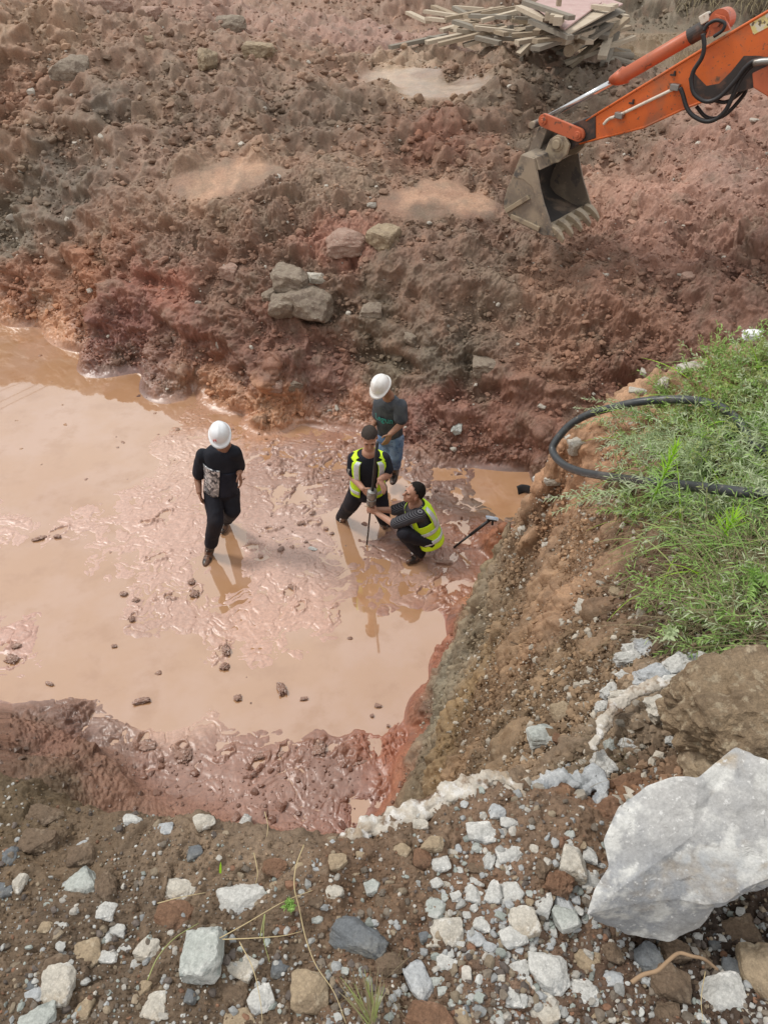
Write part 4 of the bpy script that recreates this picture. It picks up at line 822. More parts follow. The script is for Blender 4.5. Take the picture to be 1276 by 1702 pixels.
# bucket cylinder
cy0 = PL(1028, 130, MID); cy1 = PL(1178, 42, MID); rd0 = PL(903, 198, MID)
m = MB(); v = unit(cy1 - cy0); m.tube([cy0 - v * .03, cy0 - v * .03, cy0 + v * .09, cy0 + v * .09, cy1 - v * .12, cy1], [.06, .098, .098, .078, .078, .075], 26); cyb = put('cylinder', m.mesh('cylinder', M_ored, True), ex)
cyb.data.polygons.foreach_set('use_smooth', np.ones(len(cyb.data.polygons), bool))
m = MB(); m.tube([cy1 - v * .22, cy1 - v * .02], .084, 20); m.box(cy1 + v * .02 + UP * .06, (.075, .07, .05), np.array([v, ndir, np.cross(v, ndir)])); put('gland', m.mesh('gland', M_grease), cyb)
m = MB(); m.box(cy1 - v * .05 + UP * .10 - ndir * .04, (.05, .05, .045), np.array([v, ndir, np.cross(v, ndir)])); put('port_block', bev(m.mesh('port_block', M_pipe), .01), cyb)
m = MB(); m.tube([rd0, cy0], .036, 18); put('piston_rod', m.mesh('piston_rod', M_chr, True), ex)
m = MB(); pp_ = PL(1200, 32, MID); cyl(m, pp_, .11, -.10, .10); cyl(m, pp_, .05, -.19, .19); plate(m, [(1180, 60), (1196, 20), (1212, 24), (1222, 46)], -.16 + MID, -.12 + MID, MID); put('cylinder_bracket', m.mesh('cylinder_bracket', M_ored), ex)
# linkage
def link(pts, o0, o1, r, mat, name):
    m = MB(); A, B = PL(*pts[0], o0), PL(*pts[1], o0); d = unit(B - A); s_ = np.cross(d, ndir); n = 12; poly = []
    for k in range(n + 1): th = math.pi / 2 + math.pi * k / n; poly.append(A + (d * math.cos(th) + s_ * math.sin(th)) * r)
    for k in range(n + 1): th = -math.pi / 2 + math.pi * k / n; poly.append(B + (d * math.cos(th) + s_ * math.sin(th)) * r)
    C_ = [p + ndir * (o1 - o0) for p in poly]; N = len(poly); m.add(poly + C_, [list(range(N)), [N + i for i in range(N)][::-1]] + [[i, N + i, N + (i + 1) % N, (i + 1) % N] for i in range(N)])
    for Q in (A, B): cyl(m, Q, r * .62, -.03, (o1 - o0) + .0); cyl(m, Q, r * .3, -.045, 0)
    put(name, bev(m.mesh(name, mat), .006), ex)
link([(903, 200), (960, 224)], h0 - .075, h0 - .025, .078, M_ored, 'rocker_link'); link([(903, 200), (960, 224)], h1 + .025, h1 + .075, .078, M_ored, 'rocker_link')
m = MB(); plate(m, [(897, 210), (912, 212), (893, 262), (874, 262)], MID - .20, MID - .13, h0); plate(m, [(897, 210), (912, 212), (893, 262), (874, 262)], MID + .13, MID + .20, h0); plate(m, [(899, 214), (906, 214), (887, 258), (879, 258)], MID - .15, MID + .15, h0)
cyl(m, PL(903, 200, MID), .045, -.30, .30); put('bucket_link', bev(m.mesh('bucket_link', M_bk), .008), ex)
# bucket
ol = [(867, 256), (888, 263), (893, 290), (897, 312), (903, 337), (911, 360), (920, 391), (903, 391), (880, 380), (845, 360), (837, 345), (837, 332), (842, 314), (850, 296), (858, 276)]
bk = MB(); plate(bk, ol, 0, .028, 0); plate(bk, ol, W_ - .028, W_, 0)
far_pts = [PL(x, y, 0) for x, y in ol]
def shell(path, th, mat, name, parent, sub=10):
    A = [PL(x, y, 0) for x, y in path]; c_ = np.mean(far_pts, axis=0); m = MB(); n = len(A); inn = [p + unit(c_ - p) * th for p in A]
    V = [p + ndir * .014 for p in A] + [p + ndir * (W_ - .014) for p in A] + [p + ndir * .014 for p in inn] + [p + ndir * (W_ - .014) for p in inn]
    Fa = []
    for i in range(n - 1): Fa += [[i, i + 1, n + i + 1, n + i], [2 * n + i, 3 * n + i, 3 * n + i + 1, 2 * n + i + 1]]
    Fa += [[0, n, 3 * n, 2 * n], [n - 1, 3 * n - 1, 4 * n - 1, 2 * n - 1]]
    m.add(V, Fa); return put(name, m.mesh(name, mat, False), parent)
bko = put('bucket', bev(bk.mesh('bucket', M_bk), .006), ex)
shell([(888, 263), (867, 256), (858, 276), (850, 296), (842, 314), (837, 332), (837, 345), (845, 360), (862, 371), (880, 380), (903, 391), (920, 391)], .03, M_bk, 'shell', bko)
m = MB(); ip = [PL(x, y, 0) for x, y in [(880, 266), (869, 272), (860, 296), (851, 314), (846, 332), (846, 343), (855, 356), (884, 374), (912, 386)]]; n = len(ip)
m.add([p + ndir * .03 for p in ip] + [p + ndir * (W_ - .03) for p in ip], [[i, n + i, n + i + 1, i + 1] for i in range(n - 1)]); put('inside_shade', m.mesh('inside_shade', M_bin, True), bko)  # added dark sheet, the bucket's inner shade put into its colour
m = MB(); 
for (a, b, w0) in (((841, 350), (880, 326), 5), ((850, 358), (897, 380), 5)):
    d = unit(PL(*b) - PL(*a)); s_ = np.cross(d, ndir); A, B = PL(*a), PL(*b); m.box((A + B) / 2 - ndir * .012, (np.linalg.norm(B - A) / 2, .018, .03), np.array([d, ndir, s_]))
put('side_rib', bev(m.mesh('side_rib', M_bk2), .006), bko)
m = MB(); plate(m, [(887, 262), (893, 290), (903, 337), (911, 360), (921, 393), (912, 390), (903, 361), (894, 338), (886, 312), (878, 292)], -.014, .0, 0); plate(m, [(866, 257), (888, 263), (893, 300), (884, 310), (870, 297), (853, 294), (858, 276)], -.008, .0, 0); put('side_cutter', bev(m.mesh('side_cutter', M_bk), .004), bko)
m = MB(); plate(m, [(884, 262), (893, 240), (905, 232), (919, 236), (926, 250), (921, 266), (908, 279), (892, 282)], MID - .26, MID - .215, 0); plate(m, [(884, 262), (893, 240), (905, 232), (919, 236), (926, 250), (921, 266), (908, 279), (892, 282)], MID + .215, MID + .26, 0)
hp_ = PL(906, 248, 0); cyl(m, hp_, .085, MID - .28, MID - .2); cyl(m, hp_, .055, MID - .31, MID + .31); put('hanger_ear', bev(m.mesh('hanger_ear', M_bk2), .008), bko)
m = MB(); a, b = PL(888, 263, 0), PL(880, 258, 0); plate(m, [(880, 259), (890, 262), (896, 283), (886, 282)], .02, W_ - .02, 0); put('top_bar', bev(m.mesh('top_bar', M_bk), .008), bko)
tA = PL(914, 388, 0); fwd = unit(PL(938, 402, 0) - PL(914, 388, 0)); dn = np.cross(ndir, fwd); dn = dn if dn[2] < 0 else -dn
m = MB(); m.box(tA + ndir * MID - fwd * .03 , (.10, MID, .022), np.array([fwd, ndir, dn])); put('cutting_lip', bev(m.mesh('cutting_lip', M_bk2), .006), bko)
for k in range(5):
    c_ = tA + ndir * (.06 + k * (W_ - .12) / 4); m = MB(); prof = [(-.07, -.030, .06), (.02, -.038, .055), (.08, -.026, .045), (.14, -.002, .032), (.19, .03, .018)]; V = []
    for s_, z, w_ in prof:
        t_ = .05 * (1 - (s_ + .07) / .4) + .010
        for (a, b) in ((-1, -1), (1, -1), (1, 1), (-1, 1)): V.append(c_ + fwd * s_ + ndir * a * w_ + dn * (z + b * t_))
    Fa = [[i * 4 + j, i * 4 + (j + 1) % 4, i * 4 + 4 + (j + 1) % 4, i * 4 + 4 + j] for i in range(4) for j in range(4)] + [[3, 2, 1, 0], [16, 17, 18, 19]]
    m.add(V, Fa); put('tooth', bev(m.mesh('tooth', M_bk2), .007), bko)
# pipes and hoses
def hose(pts, r, mat, name, parent, n=10):
    m = MB(); m.tube(catmull(pts, 8), r, n); return put(name, m.mesh(name, mat, True), parent)
M_h = M_dark
hose([PL(1003, 206, h0 - .03), PL(1012, 197, h0 - .05), PL(1030, 190, h0 - .05), PL(1080, 166, h0 - .05), PL(1128, 143, h0 - .05)], .018, M_pipe, 'steel_pipe', ex)
for x, y in ((1029, 191), (1122, 144)):
    m = MB(); m.box(PL(x, y, h0 - .04), (.05, .037, .032), np.array([hdir, ndir, UP])); put('pipe_clamp', bev(m.mesh('pipe_clamp', M_steel), .006), ex)
o = h0 - .10
hose([PL(x, y, o) for x, y in [(1130, 145), (1134, 155), (1141, 178), (1152, 192), (1172, 201), (1190, 197), (1206, 182), (1218, 158), (1232, 128), (1250, 108), (1276, 102), (1330, 100)]], .024, M_h, 'hydraulic_hose', ex)
hose([PL(x, y, o - .04) for x, y in [(1168, 55), (1170, 75), (1166, 95), (1152, 118), (1149, 138), (1155, 157), (1174, 168), (1196, 160), (1222, 133), (1240, 110), (1262, 99), (1330, 97)]], .024, M_h, 'hydraulic_hose', ex)
hose([PL(x, y, o + .3) for x, y in [(1157, 176), (1172, 193), (1190, 196), (1210, 186), (1235, 158), (1246, 140), (1290, 130)]], .022, M_h, 'hydraulic_hose', ex)
hose([PL(x, y, o + .2) for x, y in [(1185, 166), (1205, 169), (1225, 158), (1262, 126), (1320, 118)]], .02, M_h, 'hydraulic_hose', ex)
hose([PL(x, y, o + .05) for x, y in [(1170, 50), (1176, 40), (1190, 33), (1204, 38), (1200, 50), (1186, 60)]], .018, M_h, 'hydraulic_hose', ex)
hose([PL(x, y, o - .06) for x, y in [(1252, 104), (1276, 101), (1340, 103)]], .034, M_steel, 'steel_pipe', ex)
attach_local(ex, tuple(PL(940, 420, MID)))
# ------------------------------------------------------------------ planks and panels of the timber heap
M_plank = [material('weathered_plank', (.35, .28, .20), rough=.8, var=[(3, .4, .7, (.24, .19, .14)), (14, .5, .7, (.42, .35, .27))], bumps=[(30, .004, .5)], spec=.2),
           material('grey_plank', (.25, .22, .18), rough=.85, var=[(4, .4, .7, (.21, .19, .16))], bumps=[(30, .004, .5)], spec=.2),
           material('pale_plank', (.48, .41, .32), rough=.8, var=[(4, .45, .7, (.40, .33, .25))], bumps=[(30, .004, .5)], spec=.2),
           material('pink_plywood', (.47, .33, .31), rough=.7, var=[(3, .4, .7, (.40, .27, .25)), (12, .55, .7, (.50, .42, .37))], bumps=[(20, .002, .4)], spec=.25)]
def box_mesh(name, hx, hy, hz, mat):
    m = MB(); m.box((0, 0, 0), (hx, hy, hz)); me = bev(m.mesh(name, mat), .004, 1); return me
def log_mesh(name, r, mat):
    m = MB(); m.tube([(-1, 0, 0), (-.4, .01, 0), (.3, -.01, .01), (1, 0, 0)], [r, r * 1.05, r * .97, r * .92], 12); return m.mesh(name, mat)
pm = [box_mesh('plank', 1, .5, .5, m_) for m_ in M_plank[:3]]; lm = [log_mesh('timber', .5, m_) for m_ in M_plank[:2]]
def stick_obj(a, b, w_, t_, k, label, group, log=False, roll=0):
    w_ *= 1.2; t_ *= 1.4
    a, b = np.asarray(a), np.asarray(b); d = b - a; L = np.linalg.norm(d); me = (lm[k % 2] if log else pm[k])
    o = put('timber' if log else 'plank', me, label=label, cat='timber' if log else 'plank', group=group)
    q_ = Vector(d / L).to_track_quat('X', 'Z'); o.rotation_mode = 'QUATERNION'; o.rotation_quaternion = q_ @ Matrix.Rotation(roll, 3, 'X').to_quaternion()
    o.location = (a + b) / 2; o.scale = (L / 2, w_, w_ if log else t_); return o
zg = lambda x, y: float(lookup(ZF, x, y))
def LBL(x, y, k, log):
    side = 'in the thin left tail of the timber heap' if x < 770 else 'left of the plywood stack in the timber heap' if x < 868 else 'under and around the plywood stack' if x < 960 else 'at the channel end of the timber heap'
    return ('round timber ' if log else ['brownish plank ', 'grey weathered plank ', 'pale plank '][k]) + side
def LBL(x, y, k, log):
    side = 'in the thin left tail of the heap' if x < 770 else 'left of the plywood stack on the heap' if x < 868 else 'under and around the plywood stack' if x < 960 else 'at the channel end of the heap'
    return ('round timber ' if log else ['brownish plank ', 'grey weathered plank ', 'pale plank '][k]) + side
def pk(x1, y1, z1, x2, y2, z2, w_, k=0, label=None, t_=.05, log=False, group='planks of the timber heap'):
    if not label: label = LBL(x1, y1, k, log); group = label.replace('plank', 'planks').replace('timber ', 'timbers ', 1)
    return stick_obj(P(x1, y1, z1), P(x2, y2, z2), w_, t_, k, label, group, log)
g0 = 3.32
explicit = [(678,20,3.3,712,36,3.3,.13,2,'short plank lying apart at the near tip of the heap'),(720,10,3.5,764,28,3.45,.13,0,None),(706,18,3.5,800,32,3.5,.12,2,None),
 (740,30,3.55,838,12,3.7,.12,0,None),(733,50,3.4,792,34,3.5,.13,2,None),(752,50,3.5,778,34,3.6,.12,0,None),(648,78,3.34,742,58,3.4,.10,1,'long grey plank reaching farthest out over the soil'),
 (708,70,3.38,836,42,3.6,.14,2,None),(728,73,3.42,842,46,3.7,.15,0,None),(770,75,3.4,834,54,3.6,.14,2,None),(803,74,3.42,872,50,3.6,.14,2,None),(712,62,3.4,760,66,3.42,.12,1,None),
 (800,22,3.7,880,8,3.9,.12,0,None),(800,34,3.7,876,14,3.9,.13,2,None),(846,28,3.8,782,26,3.7,.13,1,None),(710,30,3.4,745,34,3.45,.13,2,None),(795,55,3.5,850,44,3.7,.12,1,None),
 (862,90,3.42,892,60,3.7,.14,2,'pale board jutting down from the middle of the heap'),(872,126,3.0,879,78,3.5,.13,2,'upright pale board propped against the foot of the heap'),(866,98,3.35,870,56,3.6,.06,1,'narrow lath standing beside the propped board'),(896,112,3.12,884,72,3.5,.10,1,'grey board leaning right of the propped board'),
 (944,111,3.15,1042,30,3.9,.14,0,'long thick plank slanting over the right side of the heap'),(918,112,3.15,1054,61,3.6,.12,2,'long pale plank crossing under the slanting one'),(956,76,3.6,1012,40,3.8,.17,1,None),(1000,95,3.45,1012,58,3.6,.14,2,None),(1003,108,3.25,1024,54,3.6,.13,1,None),
 (920,80,3.5,990,45,3.8,.15,1,None),(930,88,3.4,975,70,3.5,.15,1,None),(1010,78,3.4,1062,98,3.1,.1,0,None),(1000,60,3.6,1044,44,3.6,.12,0,None),(985,10,4.2,1018,14,4.2,.12,2,None),(990,20,4.1,1022,8,4.15,.12,2,None),(1018,20,3.9,1040,28,3.9,.12,2,None)]
for e_ in explicit: pk(*e_[:8], label=e_[8], group=None if e_[8] else 'planks of the timber heap')
for x1, y1, x2, y2, w_ in [(1012,84,1046,88,.13),(1012,92,1050,93,.13),(1010,99,1052,108,.14),(1005,102,1035,104,.13)]: pk(x1, y1, 3.25, x2, y2, 3.2, w_, 1, log=True, group='round timbers of the heap')
for x1, y1 in [(880,47),(893,51),(922,58),(945,84),(912,70),(950,72),(934,48)]:
    a = P(x1, y1, 3.62); pk(x1, y1, 3.62, x1 + 30, y1 - 28, 3.7, .17, 0, log=True, group='round timbers of the heap')
r2_ = np.random.default_rng(22)
for k in range(62):
    cx = r2_.uniform(760, 1010); cy = r2_.uniform(18, 74) - max(0, (870 - cx)) * .08; an = r2_.normal(2.85 if cx < 880 else .5, .45) ; L = r2_.uniform(25, 70); z = 3.35 + .35 * r2_.random() + .25 * max(0, 1 - abs(cx - 920) / 120)
    dx, dy = math.cos(an) * L, -math.sin(an) * L * .42
    pk(cx - dx * .6, cy - dy * .6, z, cx + dx * .6, cy + dy * .6, z + r2_.uniform(-.08, .1), r2_.uniform(.09, .15), int(r2_.integers(0, 3)))
def panel(c4, z, mat, label, th=.03):
    T = [P(x, y, zz) for (x, y), zz in zip(c4, z)]; m = MB(); n_ = unit(np.cross(T[1] - T[0], T[2] - T[0])); n_ = n_ if n_[2] > 0 else -n_
    m.add(T + [p - n_ * th for p in T], [[0, 1, 2, 3], [7, 6, 5, 4]] + [[i, 4 + i, 4 + (i + 1) % 4, (i + 1) % 4] for i in range(4)]); me = bev(m.mesh('plywood_panel', mat), .004, 1)
    bm = bmesh.new(); bm.from_mesh(me); bmesh.ops.recalc_face_normals(bm, faces=bm.faces); bm.to_mesh(me); bm.free(); c_ = np.mean(T, axis=0); me.transform(Matrix.Translation(-Vector(c_)))
    put('plywood_panel', me, label=label, cat='panel', loc=tuple(c_))
panel([(868,20),(940,60),(1040,18),(975,-14)], [3.98,3.86,3.95,4.1], M_plank[1], 'lowest grey plywood panel of the stack, sticking out in front')
panel([(880,12),(946,50),(1035,5),(960,-22)], [4.10,4.0,4.1,4.2], M_plank[3], 'pinkish plywood panel second from the bottom of the stack')
panel([(884,5),(938,47),(1000,2),(945,-28)], [4.19,4.1,4.2,4.3], M_plank[3], 'uppermost broad pink plywood panel on the heap')
panel([(930,44),(944,56),(1020,14),(1004,4)], [4.06,4.04,4.14,4.16], M_plank[2], 'pale narrow panel fanned out towards the channel')
pk(872,3,4.34,950,29,4.26,.12,1,'grey plank laid across the topmost pink panel',group=None); pk(862,11,4.1,908,33,4.04,.13,2,'pale board poking out below the topmost panel',group=None); pk(882,34,4.06,948,62,4.0,.10,1,'edge board under the plywood stack facing the pit',group=None)
for x, y in ((912,27),(920,31),(926,35)): pk(x, y, 4.22, x + 6, y - 8, 4.22, .12, 2, 'short block resting on the edge of the plywood stack', group='short blocks on the plywood edge', t_=.09)
pk(925,3,4.32,932,3,4.32,.11,0,'single small block on the topmost pink panel',group=None,t_=.08)
# ------------------------------------------------------------------ stones
def stone_mat(name, base, v1, v2, bump_=.003): return material(name, base, rough=.75, spec=.3, var=[(9, .42, .62, v1), (34, .52, .66, v2)], speck=[(90, .72, 1.25, 0), (260, .8, 1.2, 0)], bumps=[(60, bump_, .8), (240, bump_ * .5, .7)])
M_st = {'cake': stone_mat('earth_caked_rock', (.26, .19, .12), (.17, .12, .075), (.36, .29, .20), .008), 'pale': stone_mat('pale_limestone', (.46, .455, .43), (.32, .325, .32), (.60, .59, .56)), 'blue': stone_mat('blue_grey_stone', (.36, .375, .385), (.48, .48, .47), (.25, .265, .28)),
 'cream': stone_mat('cream_stone', (.44, .41, .355), (.34, .295, .235), (.54, .52, .475)), 'tan': stone_mat('tan_stone', (.31, .24, .16), (.22, .165, .11), (.38, .31, .22)), 'brown': stone_mat('brown_soil_stone', (.15, .105, .07), (.10, .07, .048), (.20, .15, .105), .005),
 'dark': stone_mat('dark_grey_stone', (.13, .14, .15), (.18, .18, .17), (.09, .095, .10)), 'rust': stone_mat('rusty_earth', (.18, .10, .06), (.13, .08, .052), (.24, .14, .09), .006), 'green': stone_mat('greenish_stone', (.36, .38, .355), (.46, .465, .44), (.24, .26, .245)),
 'far': stone_mat('muddy_boulder', (.27, .22, .17), (.20, .155, .12), (.34, .29, .23), .012), 'mud': material('mud_clump', (.29, .17, .125), rough=.3, spec=.6, var=[(20, .4, .65, (.19, .11, .08))], bumps=[(40, .006, .7)]), 'pinkc': stone_mat('pink_clay_lump', (.36, .24, .19), (.28, .17, .13), (.42, .32, .26), .01)}
def stone(px, py, w_, h_, kind, label, seed, name='stone', lvl=4, near=True, z=None, soft=.035, npl=12, group=None, ang=None, sink=.3, rough=.07, flat=1, cat='stone'):
    p = hits([px], [py + h_ * .2], ZF)[0] if z is None else P(px, py + h_ * .2, z); s_ = px2m(p); V, Fa = rock_shape(seed, lvl, npl, rough, soft, .66)
    rr = np.random.default_rng(seed + 999); a = rr.uniform(-.5, .5) if ang is None else ang
    ext = V.max(0) - V.min(0); sx = w_ * s_ / ext[0]; dep = abs(math.sin(math.atan2(HC - p[2], p[1]))); hy = h_ * s_ / (dep + (.75 * flat) * (1 - dep) + .12); 
    S3 = np.array([sx, hy / ext[1], hy * .72 * flat / ext[2]]) * 1.08; V = V * S3; ca, sa = math.cos(a), math.sin(a); V = V @ np.array([[ca, sa, 0], [-sa, ca, 0], [0, 0, 1]])
    me = raw_mesh(name, V, Fa, [M_st[kind]], False); o = put(name, me, label=label, cat=cat, group=group, loc=(p[0], p[1], p[2] + (V[:, 2].max()) * (1 - sink - (.14 if p[1] < 1.3 and name != 'boulder' else 0)) * .8)); return o
NS = """140,1465,58,52,green,pale green-veined stone highest on the left of the gravel
405,1492,72,62,pale,broad white-blue stone above the grass stems
342,1578,62,82,green,tall pale green stone with a dark notch, below the grass stems
305,1474,50,38,cream,cream stone with a hollow, left of the broad white-blue stone
400,1604,52,42,cream,creamy white stone right below the tall pale green stone
105,1632,52,66,cream,steep cream-white stone in the lower left gravel
65,1690,56,46,green,pale stone cut by the bottom edge near the lower left corner
18,1662,28,32,pale,small white stone hugging the left edge
100,1541,30,32,pale,small white block half sunk in soil left of the brown clods
178,1513,28,32,pale,small upright white chip below the green-veined stone
197,1545,26,24,pale,white angular chip under the upright chip
148,1586,44,50,tan,long ochre stone lying diagonally in the lower left
182,1587,32,30,pale,flat pale stone next to the long ochre one
246,1576,42,36,cream,tan-pink stone between ochre stone and brown clod
212,1572,24,18,pale,tiny white slab beside the tan-pink stone
262,1668,42,48,cream,knobbly cream stone in the bottom gravel
434,1658,40,42,pale,grey-white stone right of the bending straw
397,1690,54,30,tan,yellowish slab at the bottom edge
34,1465,20,32,cream,oval cream pebble near the left edge
20,1422,22,32,dark,grey-green oval stone at the left edge
92,1605,40,46,brown,brown square stone behind the steep cream-white one
52,1640,46,28,dark,dark flat slate at lower left
60,1655,30,26,blue,blue-grey chip under the dark slate
140,1676,26,40,tan,slim tan stone among the bottom gravel
236,1642,24,34,tan,upright tan pebble at the bottom gravel
180,1470,34,60,brown,dark brown clod right of the green-veined stone
290,1520,64,54,rust,rusty brown clod below the hollow cream stone
350,1640,40,40,brown,round brown clod below the tall pale green stone
392,1650,46,44,brown,dark brown lump between two white stones
64,1398,60,44,brown,brown earth lump on the left rim
76,1352,58,38,brown,olive brown earth lump on the left rim above another lump
136,1420,44,38,brown,flat brown clod on the left rim near the small white chips
597,1553,92,58,dark,large smooth dark slate stone in the middle foreground
480,1538,46,32,rust,ochre orange stone at the foot of the green sprouts
520,1635,60,66,tan,large brown-tan block on the straw bend
650,1600,46,40,brown,brown lump right under the dark slate stone
695,1625,34,64,blue,upright blue-grey stone in the bottom middle
715,1688,84,50,rust,big rusty red earth block at the bottom edge
738,1548,62,52,cream,wedge-shaped cream stone pointing up right
745,1580,42,30,pale,grey-white stone below the wedge-shaped cream stone
740,1600,34,28,pale,small speckled stone between wedge and upright blue stone
785,1484,32,32,pale,white stone in the row below the mortar ridge
820,1482,26,42,pale,slim white stone next to the row of white stones
852,1483,38,52,pale,tall white stone in the middle of the white stone row
868,1526,44,50,cream,white stone with a brown side, lowest of the row
790,1560,32,28,blue,blue-white cube among the middle gravel
801,1535,28,26,pale,small white rounded chip above the blue-white cube
800,1380,48,40,pale,biggest white stone just below the mortar ridge
768,1370,20,20,blue,small bluish chip left of the biggest ridge stone
826,1346,26,26,blue,blue-white chip cluster stone at the ridge
845,1367,28,20,pale,flat white chip right of the ridge stones
846,1420,48,30,pale,wide white-blue stone below the ridge chips
838,1436,32,20,pale,flat white stone under the wide white-blue one
812,1428,20,30,pale,slim pale stone left of the flat white one
802,1510,22,36,pale,slender white stone standing near the row
789,1464,28,24,pale,small white stone above the row of white stones
757,1490,18,18,pale,little white chip left of the row
750,1512,30,32,cream,creamy chip above the wedge-shaped stone
900,1500,30,44,pale,long pale stone on the upper left of the big slab
938,1518,38,44,green,pale flaky stone touching the gravel by the big slab
950,1430,44,56,cream,triangular white stone leaning towards the big slab
934,1502,30,56,blue,pointed blue-white stone beside the big slab
910,1610,66,72,pale,large white stone with grey spots below the slab
960,1645,54,48,pale,rounded white-grey stone right of the spotted one
985,1676,76,54,tan,brown layered stone by the bottom edge
1030,1675,40,46,pale,white stone next to the brown layered stone
905,1672,56,48,cream,grey-cream stone at the bottom below the spotted one
860,1612,38,32,pale,white-grey chunk left of the large spotted stone
850,1655,34,30,pale,bluish white chunk at the bottom middle right
818,1600,30,26,blue,blue-grey chunk in the lower right gravel
975,1595,60,52,tan,sharp brown stone with a pointed tip below the slab
1018,1580,28,36,brown,small brown cone stone under the slab
1075,1590,44,60,dark,grey-green oval stone standing below the slab
1115,1575,48,44,brown,brown soil lump under the slab's front
1150,1590,48,40,brown,brown lump behind the dry root
1230,1545,66,52,brown,dark brown block in the shade of the slab
1185,1560,30,30,dark,dark pebble in the shade beside the block
1110,1630,62,56,brown,brown lump in front of the dry root
1060,1655,44,44,brown,rough brown clod left of the brown lump
1150,1640,40,36,brown,brown clod right of the brown lump
1200,1650,70,66,pale,white boulder with a brown foot at lower right
1262,1610,70,100,tan,grey-brown boulder at the right edge
1255,1690,90,40,cream,cream slab in the lower right corner
1110,1680,44,40,brown,brown lump at the bottom by the white boulder
1000,1560,40,36,brown,brown clod at the slab's front corner
505,1486,0,0,pale,x
532,1440,24,24,blue,small blue-white cube above the straw stalks
557,1480,28,28,cream,peach-coloured stone right of the straw stalks
578,1470,0,0,pale,x
620,1470,26,26,green,grey-green stone in the upper middle gravel
605,1410,16,18,blue,tiny blue stone below the mortar ridge
458,1440,38,32,rust,rusty clod between white-blue stone and blue cube
560,1430,30,28,tan,yellow-brown clod right of the blue-white cube
525,1490,36,34,brown,brown clod below the blue-white cube
408,1368,20,30,pale,smooth white pebble upright on the rim
340,1364,32,28,cream,pale stone on the rim left of the smooth pebble
310,1348,0,0,pale,x
275,1376,26,22,blue,blue-white stone on the rim slope
222,1362,30,22,pale,flat whitish stone on the left rim slope
140,1402,22,18,blue,tiny blue-white chip below the left rim
110,1434,18,18,blue,tiny bluish chip above the green-veined stone
465,1608,30,30,dark,grey stone left of the large brown-tan block
493,1660,30,34,brown,brown stone under the large brown-tan block
680,1568,20,18,rust,little reddish stone right of the dark slate
590,1636,22,32,dark,small dark oval stone near the dry grass tuft
655,1680,24,34,pale,pale stone right of the dry grass tuft
640,1500,38,34,brown,brown stone in the middle gravel above the slate
720,1400,34,32,tan,tan clod below the middle of the ridge
700,1370,24,16,cream,small cream pebble touching the ridge
690,1356,26,14,pale,white oval pebble on the ridge edge
795,1440,32,26,brown,soil clod left of the slim pale stone""".split('\n')
k = 0
for l in NS:
    a = l.split(',', 5); x, y, w_, h_ = map(float, a[:4]); k += 1
    if w_ < 1: continue
    stone(x, y, w_, h_, a[4], a[5], 100 + k, soft=.04 if a[4] in ('brown', 'rust') else .008, name='clod' if 'clod' in a[5] or 'lump' in a[5] or 'earth' in a[5] else 'stone', cat='clod' if 'clod' in a[5] or 'lump' in a[5] or 'earth' in a[5] else 'stone', rough=.15 if a[4] in ('brown', 'rust') else .08)
# smaller countable stones between them
r3 = np.random.default_rng(41); got = [(float(l.split(',')[0]), float(l.split(',')[1]), float(l.split(',')[2])) for l in NS]; shapes = {}
def zone(x, y): return 'rim' if y < 1440 and x < 620 else 'corner' if x < 450 else 'middle' if x < 720 else 'slab' if x < 1000 else 'shade'
ZL = {('rim', 0): 'small light stone on the soil of the rim', ('rim', 1): 'small earthy stone on the soil of the rim', ('corner', 0): 'small light stone in the lower left gravel', ('corner', 1): 'small brown stone in the lower left gravel', ('middle', 0): 'small light stone between the straw and the dark slate',
      ('middle', 1): 'small brown stone between the straw and the dark slate', ('slab', 0): 'small light stone in the crushed stone left of the slab', ('slab', 1): 'small brown stone in the crushed stone left of the slab', ('shade', 0): 'small light stone in the gap under the slab', ('shade', 1): 'small brown stone in the gap under the slab'}
NAMED = [(float(q_[0]), float(q_[1]), q_[5]) for q_ in (l.split(',', 5) for l in NS) if float(q_[2]) > 0 and len(q_[5].split()) <= 9]
cnt = 0
